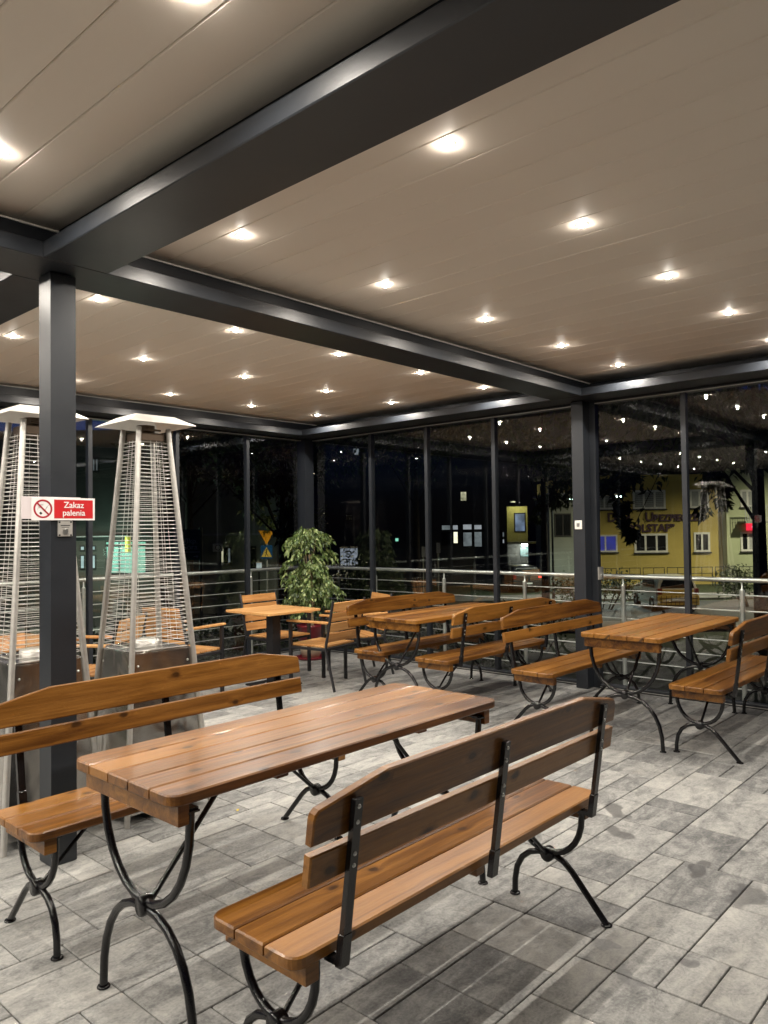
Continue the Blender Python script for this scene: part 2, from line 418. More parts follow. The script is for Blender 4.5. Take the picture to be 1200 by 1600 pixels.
# small dirty base trim at the middle post
# ================================================================== GLASS WALLS
gw = thing('glass_wall', 'right hand wall of tall frameless glass panes with thin grey mullions', 'glass wall', (XW, 0, 0))
ys = [7.385, 6.368, 5.493, 4.574, 3.59]
def pane_y(a, b):
    MB().box(-0.001, 0.001, a+0.024, b-0.024, 0.045, ZB-0.03).build('glass_pane', M['glass'], gw)
def mull_y(y, w=0.022):
    MB().box(-0.03, 0.03, y-w, y+w, 0.04, ZB-0.028, 0.003).build('mullion', M['anthracite'], gw)
allm = [6.368, 5.493, 4.574]
for y in allm+[2.564, 1.56, 0.55, -0.40]: mull_y(y)
seq = [7.385-0.02]+allm+[3.59+.02]
for a, b in zip(seq[1:], seq): pane_y(a, b)
seq = [3.40, 2.564, 1.56, 0.55, -0.40, -1.4]
for a, b in zip(seq[1:], seq): pane_y(a, b)
for (a, b) in ((3.60, 7.38), (YMIN, 3.395)):
    MB().box(-0.045, 0.045, a, b, ZB-0.030, ZB-0.002, 0.003).build('head_rail', M['strip' if False else 'anthracite'], gw)
    MB().box(-0.050, -0.046, a, b, ZB-0.030, ZB-0.022).build('head_lip', M['steel'], gw)
    MB().box(-0.045, 0.045, a, b, 0.0, 0.040, 0.003).build('sill_rail', M['anthracite'], gw)
    MB().box(-0.050, -0.046, a, b, 0.012, 0.018).build('sill_lip', M['steel'], gw)
gl_ = thing('glass_wall', 'left hand wall of tall glass panes behind the two heaters', 'glass wall', (0, YW, 0))
xs = [6.625, 5.777, 4.792, 3.768, 2.75, 1.73, 0.71, -0.31, -1.33, -2.35, -3.37, -4.39, -5.41]
for a, b in zip(xs[1:], xs):
    MB().box(a+0.024, b-0.024, -0.001, 0.001, 0.045, ZB-0.03).build('glass_pane', M['glass'], gl_)
    MB().box(a-0.022, a+0.022, -0.03, 0.03, 0.04, ZB-0.028, 0.003).build('mullion', M['anthracite'], gl_)
MB().box(-5.5, 6.62, -0.045, 0.045, ZB-0.030, ZB-0.002, 0.003).build('head_rail', M['anthracite'], gl_)
MB().box(-5.5, 6.62, -0.050, -0.046, ZB-0.030, ZB-0.022).build('head_lip', M['steel'], gl_)
MB().box(-5.5, 6.62, -0.045, 0.045, 0.0, 0.040, 0.003).build('sill_rail', M['anthracite'], gl_)
MB().box(-5.5, 6.62, -0.050, -0.046, 0.012, 0.018).build('sill_lip', M['steel'], gl_)

# ================================================================== RAILINGS
RX, RY, RT = 7.02, 7.76, 1.045
def railing(name, label, ax, c, a, b, posts):
    t = thing(name, label, 'railing', (c, 0, 0) if ax == 'y' else (0, c, 0))
    P = (lambda u, z: (0, u, z)) if ax == 'y' else (lambda u, z: (u, 0, z))
    MB().tube([P(a, RT), P(b, RT)], 0.021, 12).build('handrail', M['railsteel'], t)
    for k in range(7):
        z = 0.91-0.136*k
        q = Vector(P(a, z)), Vector(P(b, z))
        off = Vector((0.028, 0, 0)) if ax == 'y' else Vector((0, 0.028, 0))
        MB().tube([q[0]+off, q[1]+off], 0.006, 6).build('crossbar', M['railsteel'], t)
    me = None
    for u in posts:
        if me is None:
            mb = MB(); mb.tube([(0, 0, -0.25), (0, 0, 0.955)], 0.021, 12); mb.tube([(0, 0, 0.955), (0, 0, 0.975), (0, 0, RT-0.01)], [0.021, 0.008, 0.007], 12)
            o = mb.build('baluster', M['railsteel'], t); me = o.data
        else: o = put('baluster', me, t)
        o.location = P(u, 0)
    return t
railing('railing', 'brushed steel railing with thin crossbars outside the right glass wall', 'y', RX, -2.4, 7.74, [6.529, 5.449, 4.37, 3.27, 2.182, 1.09, 0.0, -1.1])
railing('railing', 'brushed steel railing with thin crossbars outside the left glass wall', 'x', RY, -5.6, 7.0, [-4.96, -3.86, -2.76, -1.66, 6.03, 4.93, 3.835, 2.74, 1.64, 0.54, -0.56])

# ================================================================== CEILING LAMPS
lens_m = emit('warm_lens', (1.0, 0.91, 0.81), 360.0)
lamp0 = None; nl = 0
ring = MB().lathe([(0.0165, 0.0), (0.0175, -0.002), (0.026, -0.0025), (0.029, -0.001), (0.029, 0.006)], 20)
lens = MB().lathe([(0.0005, -0.012), (0.008, -0.011), (0.013, -0.0075), (0.0165, -0.003), (0.0165, 0.0)], 16)
ring_me = lens_me = None
def colname(x): return x
COLX = [-4.83, -3.83, -2.83, -1.83, -0.83, 0.17, 1.122, 2.222, 3.238, 4.243, 5.255, 6.240]
ROWY = [0.46, 1.672, 2.908, 4.31, 5.53, 6.735]
rown = {2.908: 'first row before the cross beam', 4.31: 'first row behind the cross beam', 5.53: 'second row behind the cross beam', 6.735: 'row nearest the left glass', 1.672: 'second row before the cross beam', 0.46: 'third row before the cross beam', -0.78: 'fourth row before the cross beam', -1.95: 'fifth row before the cross beam'}
ordn = {2.222: 'first', 3.238: 'second', 4.243: 'third', 5.255: 'fourth', 6.240: 'fifth'}
ordl = {1.122: 'first', 0.17: 'second', -0.83: 'third', -1.83: 'fourth', -2.83: 'fifth', -3.83: 'sixth', -4.83: 'seventh'}
ld = bpy.data.lights.new('lamp_light', 'SPOT'); ld.energy = LAMP_W; ld.color = (1.0, 0.925, 0.82); ld.spot_size = R(168); ld.spot_blend = 0.55; ld.shadow_soft_size = 0.012
for y in ROWY:
    for x in COLX:
        if y < 1 and x < 4: continue
        w = ('lit spotlight, %s right of the long beam, %s' % (ordn[x], rown[y])) if x > 1.5 else ('lit spotlight, %s left of the long beam, %s' % (ordl[x], rown[y]))
        t = thing('ceiling_lamp', w, 'lamp', (x+random.uniform(-.004, .004), y, ZC), 0, 'lit spotlights in the louvred ceiling')
        if ring_me is None:
            a = ring.build('lamp_ring', M['white_plastic'], t); ring_me = a.data
            b = lens.build('lamp_lens', lens_m, t); lens_me = b.data
        else: put('lamp_ring', ring_me, t); put('lamp_lens', lens_me, t)
        L = bpy.data.objects.new('lamp_light', ld); col.objects.link(L); L.parent = t; L.location = (0, 0, -0.032)

# ================================================================== BEER GARDEN SETS
def ell(a, b, z0, up_, e=2.0, n=14, y0=0):
    """half superellipse: y from -a to a; up_: arch (True) or bowl (False)"""
    o = []
    for k in range(n+1):
        w = pi*k/n; c, s_ = cos(w), sin(w)
        y = -a*math.copysign(abs(c)**(2/e), c); z = b*abs(s_)**(2/e)
        o.append((y0+y, z0+z if up_ else z0-z))
    return o
def foot_plate(mb, x, y): mb.lathe([(0.0005, 0.006), (0.020, 0.006), (0.022, 0.003), (0.022, 0.0)], 12, (x, y))

def make_table(label, loc, group):
    t = thing('beer_table', label, 'table', loc, 0, group)
    HL, HW, TZ = 0.81, 0.30, 0.77
    pw = 2*HW/5
    for k in range(5):
        a = -HW+pw*k; cr = (k == 0, k == 0, k == 4, k == 4)
        o = MB().prism(rounded(-HL, HL, 0.0036-pw/2, pw-0.0036-pw/2, 0.042, cr), -0.034, 0.0, 0.0045).build('tabletop_plank', M['wood'], t, (0, a+pw/2, TZ))
    for sx in (-1, 1):
        x0 = sx*(HL-0.055)
        MB().box(-0.018, 0.018, -0.272, 0.272, -0.066, 0.0, 0.003).build('crossbar', M['wood'], t, (x0, 0, TZ-0.035))
        mb = MB(); lx = sx*0.72
        mb.tube([(0, y, z) for y, z in [(-0.252, 0.705)]+ell(0.252, 0.31, 0.672, False, 2.1)+[(0.252, 0.705)]], 0.0135, 10)
        mb.tube([(0, y, z) for y, z in ell(0.262, 0.338, 0.008, True, 2.3)], 0.0135, 10)
        for y in (-0.262, 0.262): foot_plate(mb, 0, y)
        mb.box(-0.02, 0.02, -0.272, -0.232, 0.698, 0.704); mb.box(-0.02, 0.02, 0.232, 0.272, 0.698, 0.704)
        mb.box(-0.022*1, 0.022, -0.262, 0.262, 0.703, 0.709)
        f = mb.build('leg_frame', M['iron'], t, (lx, 0, 0))
        mb = MB(); mb.lathe([(0.0005, -0.021), (0.030, -0.021), (0.033, -0.016), (0.033, 0.016), (0.030, 0.021), (0.0005, 0.021)], 14)
        g = mb.build('clamp', M['iron'], f, (0, 0, 0.352), (0, pi/2, 0)); g.scale = (1, 0.8, 1)
        mb = MB().tube([(0, 0, 0.335), (-sx*0.06, 0, 0.40), (-sx*0.36, 0, 0.725)], 0.009, 8)
        mb.box(-sx*0.36-0.03, -sx*0.36+0.03, -0.03, 0.03, 0.724, 0.730)
        mb.build('brace', M['iron'], t, (lx, 0, 0))
        MB().box(-0.024, 0.024, -0.24, 0.24, -0.030, 0.0, 0.003).build('crossbar', M['wood'], t, (lx-sx*0.36, 0, TZ-0.035))
    return t
bolt_me = None
def make_bench(label, loc, rz, group):
    global bolt_me
    t = thing('beer_bench', label, 'bench', loc, rz, group)
    HL, SZ = 0.795, 0.465; pw = 0.362/3
    for k in range(3):
        y0 = -0.181+pw*k; cr = (k == 0, k == 0, k == 2, k == 2)
        MB().prism(rounded(-HL, HL, 0.0033-pw/2, pw-0.0033-pw/2, 0.038, cr), -0.034, 0, 0.0045).build('seat_plank', M['wood'], t, (0, y0+pw/2, SZ))
    tilt = math.atan2(0.065, 0.45)
    prof_low = [(-HL, -0.040), (HL, -0.040), (HL, 0.040), (-HL, 0.040)]
    prof_up = [(-HL, -0.060)]+[(HL, -0.060), (HL, 0.004), (HL-0.004, 0.018), (HL-0.016, 0.028), (0.54, 0.072), (-0.54, 0.072), (-HL+0.016, 0.028), (-HL+0.004, 0.018), (-HL, 0.004)]
    for nm, pr, z in (('lower', prof_low, 0.692), ('upper', prof_up, 0.815)):
        y = -0.188-(z-0.45)*0.144
        mb = MB().prism(pr, -0.014, 0.014, 0.004, 'y')
        mb.build('back_board', M['wood'], t, (0, y, z), (tilt, 0, 0))
    for sx in (-1, 0, 1):
        x = sx*0.665
        mb = MB()
        yb, yt = -0.212, -0.272; zb_, zt_ = 0.420, 0.845
        sh = Matrix(((1, 0, 0, x), (0, 1, (yt-yb)/(zt_-zb_), yb-(yt-yb)/(zt_-zb_)*zb_), (0, 0, 1, 0), (0, 0, 0, 1)))
        mb.box(-0.014, 0.014, -0.008, 0.008, zb_, zt_, 0.002, sh)
        mb.box(-0.0155, 0.0155, -0.010, 0.011, zb_-0.010, 0.500, 0.003, sh)
        if sx: mb.box(-0.012, 0.012, 0.0, 0.055, zb_-0.008, zb_+0.010, 0.002, sh)
        p = mb.build('back_post', M['iron'], t)
        for z in (0.675, 0.705, 0.785, 0.825):
            y = yb+(yt-yb)/(zt_-zb_)*(z-zb_)-0.0085
            if bolt_me is None:
                o = MB().lathe([(0.0005, 0.003), (0.004, 0.003), (0.006, 0.0)], 10).build('bolt', M['bolt'], p); bolt_me = o.data
            else: o = put('bolt', bolt_me, p)
            o.location = (x, y, z); o.rotation_euler = (pi/2, 0, 0)
    for sx in (-1, 1):
        lx = sx*0.70
        MB().box(-0.022, 0.022, -0.165, 0.165, -0.055, 0, 0.003).build('crossbar', M['wood'], t, (sx*0.725, 0, SZ-0.035))
        mb = MB()
        mb.tube([(0, y, z) for y, z in [(-0.150, 0.425)]+ell(0.150, 0.172, 0.385, False, 2.1)+[(0.150, 0.425)]], 0.0125, 10)
        mb.tube([(0, y, z) for y, z in ((0, 0.205), (0.045, 0.203), (0.085, 0.190), (0.122, 0.160), (0.147, 0.115), (0.158, 0.06), (0.160, 0.004))], 0.0125, 10)
        mb.tube([(0, y, z) for y, z in ((0, 0.205), (-0.035, 0.203), (-0.07, 0.190), (-0.105, 0.160), (-0.245, 0.004))], 0.0125, 10)
        foot_plate(mb, 0, 0.160); foot_plate(mb, 0, -0.245)
        mb.box(-0.02, 0.02, -0.160, 0.160, 0.422, 0.428)
        f = mb.build('leg_frame', M['iron'], t, (lx, 0, 0))
        mb = MB(); mb.lathe([(0.0005, -0.02), (0.026, -0.02), (0.029, -0.016), (0.029, 0.016), (0.026, 0.02), (0.0005, 0.02)], 14)
        mb.build('clamp', M['iron'], f, (0, 0, 0.204), (0, pi/2, 0))
        mb = MB().tube([(0, 0, 0.195), (-sx*0.04, 0, 0.235), (-sx*0.25, 0, 0.425)], 0.008, 8)
        mb.build('brace', M['iron'], t, (lx, 0, 0))
    mb = MB().box(-0.02, 0.02, -0.165, 0.165, -0.030, 0, 0.003)
    mb.build('crossbar', M['wood'], t, (0, 0, SZ-0.035))
    return t
TG, BG = 'wooden beer tables on curved black iron legs', 'wooden beer benches with backs'
tA = make_table('long varnished wooden table in the foreground on curved black iron legs, nearest of three', (1.995, 2.185, 0), TG)
copy_tree(tA, 'long varnished wooden table by the right glass wall, to the right of the grey post', (5.80, 2.37, 0), 0)
copy_tree(tA, 'long varnished wooden table left of the grey post, between the two farthest benches', (5.66, 4.36, 0), 0)
bA2 = make_bench('wooden bench nearest the viewer, its back turned to us, before the foreground table', (2.03, 1.612, 0), 0, BG)
copy_tree(bA2, 'wooden bench behind the foreground table, facing us, beside the post with the red sign', (1.95, 2.895, 0), pi)
copy_tree(bA2, 'wooden bench at the right edge of the photo, its back turned to us', (5.85, 1.885, 0), 0)
copy_tree(bA2, 'wooden bench facing us in front of the grey middle post at the right glass wall', (5.68, 3.01, 0), pi)
copy_tree(bA2, 'wooden bench with its back turned to us, tucked under the farthest long table', (5.655, 3.93, 0), 0)
copy_tree(bA2, 'farthest wooden bench, facing us behind the farthest long table near the cafe chairs', (5.67, 4.65, 0), pi)

# ================================================================== CAFE TABLES AND CHAIRS
def make_cafe(label, loc, rz):
    t = thing('cafe_table', label, 'table', loc, rz, 'square cafe tables')
    o = MB().prism(rounded(-0.335, 0.335, -0.335, 0.335, 0.01, n=2), 0.725, 0.75, 0.003).build('tabletop', M['chairwood'], t)
    MB().box(-0.05, 0.05, -0.05, 0.05, 0.012, 0.722, 0.003).build('pedestal', M['matblack'], t)
    MB().box(-0.2, 0.2, -0.2, 0.2, 0, 0.012, 0.003).build('base_plate', M['matblack'], t)
    MB().box(-0.24, 0.24, -0.03, 0.03, 0.712, 0.7245).box(-0.03, 0.03, -0.24, 0.24, 0.7, 0.7115).build('support', M['matblack'], t)
    return t
make = make_cafe('small square light wood cafe table on a black pedestal beside the potted plant', (4.93, 5.99, 0), 0)
copy_tree(make, 'small square light wood cafe table seen through the leftmost heater', (2.30, 5.75, 0), 0.25)

def make_chair(label, loc, rz):
    """front towards +y"""
    t = thing('garden_armchair', label, 'chair', loc, rz, 'slatted wooden armchairs on black frames')
    for k in range(6):
        y = -0.20+k*0.076
        MB().box(-0.235, 0.235, -0.033, 0.033, -0.018, 0, 0.003).build('seat_slat', M['chairwood'], t, (0, y, 0.42))
    for k in range(4):
        z = 0.50+k*0.098; y = -0.262-(z-0.42)*0.20
        MB().box(-0.245, 0.245, -0.009, 0.009, -0.042, 0.042, 0.003).build('back_slat', M['chairwood'], t, (0, y, z), (0.198, 0, 0))
    for sx in (-1, 1):
        x = sx*0.255
        mb = MB()
        mb.tube([(x, -0.36, 0.0), (x, -0.262, 0.38), (x, -0.262, 0.42), (x, -0.355, 0.855)], 0.0145, 6, smooth=False)
        mb.build('rear_leg', M['matblack'], t)
        mb = MB().box(x-0.014, x+0.014, 0.165, 0.195, 0, 0.635, 0.002)
        mb.build('front_leg', M['matblack'], t)
        MB().box(x-0.012, x+0.012, -0.262, 0.165, 0.375, 0.400, 0.002).build('side_rail', M['matblack'], t)
        MB().prism(rounded(x-0.026, x+0.026, -0.30, 0.22, 0.015), 0.636, 0.656, 0.003).build('armrest', M['chairwood'], t)
    MB().box(-0.24, 0.24, 0.168, 0.190, 0.376, 0.399, 0.002).build('seat_rail', M['matblack'], t)
    MB().box(-0.24, 0.24, -0.258, -0.236, 0.376, 0.399, 0.002).build('seat_rail', M['matblack'], t)
    return t
c1 = make_chair('slatted wooden armchair in front of the potted plant, its back turned to the viewer', (5.245, 5.63, 0), R(8))
copy_tree(c1, 'slatted wooden armchair facing us behind the square cafe table beside the plant', (5.38, 6.42, 0), R(184))
copy_tree(c1, 'slatted wooden armchair left of the square cafe table, just right of the nearer heater', (4.15, 6.30, 0), R(-78))
copy_tree(c1, 'slatted wooden armchair behind the farthest bench, beside the glass wall, facing left', (5.86, 5.80, 0), R(66))
copy_tree(c1, 'slatted wooden armchair between the two heaters, seen from behind between their legs', (3.02, 5.98, 0), R(35))
copy_tree(c1, 'slatted wooden armchair seen through the wires of the leftmost heater', (2.35, 6.55, 0), R(185))

# ================================================================== HEATERS
def make_heater(label, loc, rz):
    t = thing('patio_heater', label, 'heater', loc, rz, 'pyramid patio heaters')
    hw = lambda z: 0.25-0.0765*z
    def fr(z, k=0.0): a = hw(z)-k; return [(-a, -a), (a, -a), (a, a), (-a, a)]
    BT = 0.865
    names = ['near', 'right', 'far', 'left']
    # four sheet panels of the lower box
    for i in range(4):
        mb = MB(); A, B = fr(0.05, 0.006), fr(BT, 0.006); A2, B2 = fr(0.05, 0.012), fr(BT, 0.012); j = (i+1) % 4
        v = [(*A[i], 0.05), (*A[j], 0.05), (*B[j], BT), (*B[i], BT), (*A2[i], 0.05), (*A2[j], 0.05), (*B2[j], BT), (*B2[i], BT)]
        mb.add(v, [(0, 1, 2, 3), (7, 6, 5, 4), (0, 4, 5, 1), (1, 5, 6, 2), (2, 6, 7, 3), (3, 7, 4, 0)])
        p = mb.build('side_panel', M['sheet'], t)
        n = (Vector(A[j])-Vector(A[i])).normalized()
        for e in (0.08, 0.92):
            c = Vector(B[i]).lerp(Vector(B[j]), e); nz = Vector((n.y, -n.x))
            MB().lathe([(0.0005, 0.004), (0.005, 0.003), (0.007, 0)], 8).build('screw', M['bolt'], p, (c.x+nz.x*0.005, c.y+nz.y*0.005, BT-0.06), (pi/2, 0, math.atan2(n.y, n.x)))
    # dished top tray with pressed slots
    a = hw(BT)-0.006
    mb = MB(); mb.box(-a, a, -a, a, BT+0.001, BT+0.008, 0.001)
    mb.box(-a+0.02, a-0.02, -a+0.0, -a+0.05, BT+0.009, BT+0.020, 0.004); mb.box(-a+0.02, a-0.02, a-0.05, a, BT+0.009, BT+0.020, 0.004)
    mb.box(-a, -a+0.05, -a+0.052, a-0.052, BT+0.009, BT+0.018, 0.004)
    mb.build('top_tray', M['sheet'], t)
    mb = MB().lathe([(0.07, BT+0.009), (0.07, BT+0.05), (0.055, BT+0.055), (0.0005, BT+0.055)], 20); mb.build('burner', M['steel'], t)
    # glass tube in the middle
    MB().lathe([(0.042, BT+0.056), (0.042, 2.03)], 20).build('flame_tube', M['glass'], t)
    for (sx, sy) in ((-1, -1), (1, -1), (1, 1), (-1, 1)):
        mb = MB(); pth = [(sx*hw(z), sy*hw(z), z) for z in (0.0, 0.9, 2.06, 2.10)]
        mb.tube(pth, 0.0152, 12); mb.build('leg', M['steel'], t)
    ZT = 2.03; N = 52
    for i in range(4):
        j = (i+1) % 4; mb = MB()
        for k in range(N):
            z = BT+0.04+(ZT-BT-0.05)*(k/(N-1))
            A = fr(z, 0.005); p, q = Vector((*A[i], z)), Vector((*A[j], z))
            d = (q-p)*0.05/ (q-p).length
            mb.tube([p+d*0.12, q-d*0.12], 0.0021, 4, False)
        for e in (0.02, 0.40, 0.60, 0.98):
            A, B = fr(BT+0.035, 0.007), fr(ZT, 0.007)
            p, q = Vector((*A[i], 0)).lerp(Vector((*A[j], 0)), e), Vector((*B[i], 0)).lerp(Vector((*B[j], 0)), e)
            p.z = BT+0.035; q.z = ZT; mb.tube([p, q], 0.0016 if 0.1 < e < 0.9 else 0.0026, 4, False)
        tag(mb.build('wire_grille', M['steel'], t), kind='stuff')
    # burner head under the hood
    mb = MB().box(-0.075, 0.075, -0.075, 0.075, 2.032, 2.075, 0.002); mb.tube([(-0.05, -0.076, 2.09), (0.05, -0.076, 2.09)], 0.006, 6)
    mb.lathe([(0.05, 2.076), (0.05, 2.12)], 16); mb.build('upper_collar', plain_dark, t)
    # hood: shallow truncated pyramid of sheet
    h0, h1, z0, z1 = 0.202, 0.118, 2.118, 2.167
    for (i, j) in ((0, 1), (1, 2), (2, 3), (3, 0)):
        c = [(-1, -1), (1, -1), (1, 1), (-1, 1)]; mb = MB(); e = 0.0025
        v = [(c[i][0]*h0, c[i][1]*h0, z0), (c[j][0]*h0, c[j][1]*h0, z0), (c[j][0]*h1, c[j][1]*h1, z1), (c[i][0]*h1, c[i][1]*h1, z1)]
        v += [(x, y, z-e) for x, y, z in v]
        mb.add(v, [(0, 1, 2, 3), (7, 6, 5, 4), (0, 4, 5, 1), (1, 5, 6, 2), (2, 6, 7, 3), (3, 7, 4, 0)])
        mb.build('hood_panel', M['hood'], t)
    MB().box(-h1, h1, -h1, h1, z1-0.0015, z1+0.001).build('hood_top', M['hood'], t)
    return t
plain_dark = plain('sooty_steel', (0.16, 0.12, 0.09), 0.45, 0.8)
h = make_heater('steel pyramid patio heater to the right of the post with the red sign', (2.295, 3.90, 0), R(-2))
copy_tree(h, 'steel pyramid patio heater at the left edge, partly behind the post with the red sign', (1.725, 4.035, 0), R(0))

# ================================================================== SIGNS AND PLATES ON THE POSTS
sign = thing('no_smoking_sign', 'white and red sign reading Zakaz palenia with a crossed out cigarette on a post', 'sign', (1.605, 3.482, 1.628), R(-1.0))
M['signwhite'] = plain('sign_white', (0.80, 0.78, 0.77), 0.35, 0, 0.02)
M['signpale'] = plain('sign_pale_underlay', (0.66, 0.60, 0.61), 0.5, 0, 0.03)
M['signred'] = plain('sign_red', (0.52, 0.018, 0.022), 0.35, 0, 0.04)
M['signring'] = plain('prohibition_ring', (0.36, 0.015, 0.03), 0.4)
M['ink'] = plain('black_ink', (0.02, 0.02, 0.02), 0.5)
MB().box(-0.170, 0.10, -0.003, 0.001, -0.046, 0.055, 0.0005).build('underlay_plate', M['signpale'], sign)
MB().box(-0.128, 0.168, -0.0062, -0.0035, -0.052, 0.052, 0.0005).build('front_plate', M['signwhite'], sign)
MB().box(-0.026, 0.158, -0.0069, -0.0063, -0.043, 0.043).build('red_field', M['signred'], sign)
def annulus(r0, r1, n=40):
    mb = MB(); v = [(r0*cos(2*pi*k/n), -0.0, r0*sin(2*pi*k/n)) for k in range(n)]+[(r1*cos(2*pi*k/n), -0.0, r1*sin(2*pi*k/n)) for k in range(n)]
    v += [(x, -0.0006, z) for x, y, z in v]
    fs = []
    for k in range(n):
        j = (k+1) % n; fs += [(k, j, n+j, n+k), (2*n+k, 3*n+k, 3*n+j, 2*n+j), (k, 2*n+k, 2*n+j, j), (n+k, n+j, 3*n+j, 3*n+k)]
    mb.add(v, fs); return mb
cx = -0.077
annulus(0.0345, 0.0425).build('prohibition_ring', M['signring'], sign, (cx, -0.0064, 0))
MB().box(-0.036, 0.036, -0.0008, 0.0, -0.0035, 0.0035).build('prohibition_bar', M['signring'], sign, (cx, -0.0070, 0), (0, R(45), 0))
cg = MB().box(-0.016, 0.020, -0.0004, 0, -0.0035, 0.0035)
c_ = cg.build('cigarette', M['signwhite'], sign, (cx+0.006, -0.0063, -0.006), (0, R(-42), 0))
MB().box(-0.026, -0.016, -0.0005, 0.0, -0.0055, 0.0055).build('cigarette_end', M['ink'], sign, (cx+0.006, -0.0063, -0.006), (0, R(-42), 0))
for dx in (0.018, 0.011):
    MB().box(-0.014, 0.014, -0.0004, 0, -0.0005, 0.0005).build('cigarette_outline', M['ink'], sign, (cx+dx, -0.0066, 0.006 if dx > 0.012 else -0.001), (0, R(-60), 0))
mb = MB().tube([(-0.016, -0.0004, 0.002), (-0.013, -0.0004, 0.012), (-0.006, -0.0004, 0.017), (0.002, -0.0004, 0.016)], 0.0005, 4)
mb.tube([(-0.024, -0.0004, -0.004), (-0.020, -0.0004, 0.008), (-0.012, -0.0004, 0.020), (0.004, -0.0004, 0.022)], 0.0005, 4)
mb.build('smoke_line', M['ink'], sign, (cx, -0.0064, 0))
def text(name, body, size, loc, rot, mat, parent=None, ext=0.0005, align='CENTER', bold=0.0):
    c = bpy.data.curves.new(name, 'FONT'); c.body = body; c.size = size; c.extrude = ext; c.align_x = align; c.offset = bold
    c.materials.append(mat)
    tmp = bpy.data.objects.new('tmp_text', c); me = bpy.data.meshes.new_from_object(tmp); bpy.data.objects.remove(tmp)
    me.name = name; me.materials.clear(); me.materials.append(mat)
    o = bpy.data.objects.new(name, me); col.objects.link(o); o.location = loc; o.rotation_euler = rot
    if parent: o.parent = parent
    return o
text('lettering', 'Zakaz', 0.040, (0.066, -0.0076, 0.006), (pi/2, 0, 0), M['signwhite'], sign, bold=0.0004)
text('lettering', 'palenia', 0.039, (0.066, -0.0076, -0.030), (pi/2, 0, 0), M['signwhite'], sign, bold=0.0004)
sock = thing('metal_cover_plate', 'small shiny metal switch plate with four black screws under the no smoking sign', 'switch plate', (1.632, 3.484, 1.538))
MB().box(-0.034, 0.034, -0.006, 0.002, -0.037, 0.037, 0.002).build('cover', M['steel'], sock)
for a in (-1, 1):
    for b in (-1, 1): MB().lathe([(0.0005, 0.002), (0.0045, 0.001), (0.0045, 0)], 8).build('screw', M['ink'], sock, (a*0.027, -0.006, b*0.030), (pi/2, 0, 0))
MB().box(-0.011, 0.011, -0.010, -0.006, -0.026, -0.002, 0.001).build('rocker', M['bolt'], sock)
MB().box(-0.022, 0.022, -0.0065, -0.006, 0.012, 0.016).build('lettering_line', M['ink'], sock)
MB().box(-0.018, 0.018, -0.0065, -0.006, 0.004, 0.0055).build('lettering_line', M['ink'], sock)
th = thing('wall_switch', 'white square switch on the left face of the grey middle post', 'switch', (6.636, 3.524, 1.548))
MB().box(-0.008, 0.001, -0.036, 0.036, -0.042, 0.042, 0.003).build('cover', M['white_plastic'], th)
MB().box(-0.012, -0.008, -0.014, 0.014, -0.016, 0.016, 0.001).build('knob', M['bolt'], th)
th = thing('metal_lock_plate', 'brushed metal plate with a round lock at handrail height on the middle post', 'lock plate', (6.80, 3.392, 1.085))
MB().box(-0.05, 0.05, -0.006, 0.002, -0.06, 0.06, 0.002).build('cover', M['steel'], th)
MB().lathe([(0.0005, 0.01), (0.013, 0.01), (0.015, 0)], 12).build('lock', M['bolt'], th, (0.005, -0.006, -0.02), (pi/2, 0, 0))

# ================================================================== POTTED PLANT
M['potred'] = plain('dark_red_pot', (0.16, 0.008, 0.016), 0.3, 0, 0.1, 8, 0.3)
M['potcream'] = plain('cream_pot', (0.55, 0.46, 0.33), 0.5)
M['soil'] = plain('soil', (0.03, 0.022, 0.015), 0.95, 0, 0.3, 30)
M['stem'] = plain('pale_stem', (0.28, 0.21, 0.12), 0.6, 0, 0.2, 30)
def leafmat(name, a, b, c, rough=0.38, tr=0.2):
    m, nt, bs = newmat(name)
    at = nt.nodes.new('ShaderNodeAttribute'); at.attribute_name = 'shade'
    nt.links.new(ramp(nt, at.outputs['Fac'], [(0.0, a), (0.55, b), (1.0, c)]), bs.inputs['Base Color'])
    bs.inputs['Roughness'].default_value = rough
    return m
M['ficus'] = leafmat('ficus_leaf', (0.034, 0.066, 0.016), (0.10, 0.155, 0.042), (0.28, 0.34, 0.13))
M['treeleaf'] = leafmat('tree_leaf', (0.020, 0.038, 0.010), (0.04, 0.065, 0.016), (0.075, 0.10, 0.028), 0.6)
def leaf_cloud(name, mat, parent, items, ln, wd, rng):
    """items: (point, direction) ; folded 4-triangle leaf each"""
    vs, fs, sh = [], [], []
    for p, d in items:
        L = ln*rng.uniform(0.7, 1.25); w = wd*rng.uniform(0.8, 1.2)
        d = Vector(d).normalized(); s = d.cross(Vector((rng.uniform(-1, 1), rng.uniform(-1, 1), rng.uniform(-1, 1)))).normalized(); n = d.cross(s)
        o = len(vs); p = Vector(p)
        vs += [p, p+d*L*0.4+s*w*0.5+n*w*0.12, p+d*L*0.45, p+d*L*0.4-s*w*0.5+n*w*0.12, p+d*L-n*L*0.12]
        fs += [(o, o+1, o+2), (o, o+2, o+3), (o+1, o+4, o+2), (o+2, o+4, o+3)]
        sh += [rng.random()]*5
    me = bpy.data.meshes.new(name); me.from_pydata([tuple(v) for v in vs], [], fs); me.update()
    a = me.attributes.new('shade', 'FLOAT', 'POINT'); a.data.foreach_set('value', sh)
    me.materials.append(mat)
    return put(name, me, parent)
rng = random.Random(5)
pl = thing('potted_plant', 'bushy green weeping fig in a red and cream pot in the glass corner', 'plant', (6.22, 6.86, 0))
MB().lathe([(0.0005, 0.002), (0.165, 0.002), (0.178, 0.03), (0.172, 0.035), (0.150, 0.018), (0.0005, 0.018)], 28).build('saucer', M['potred'], pl)
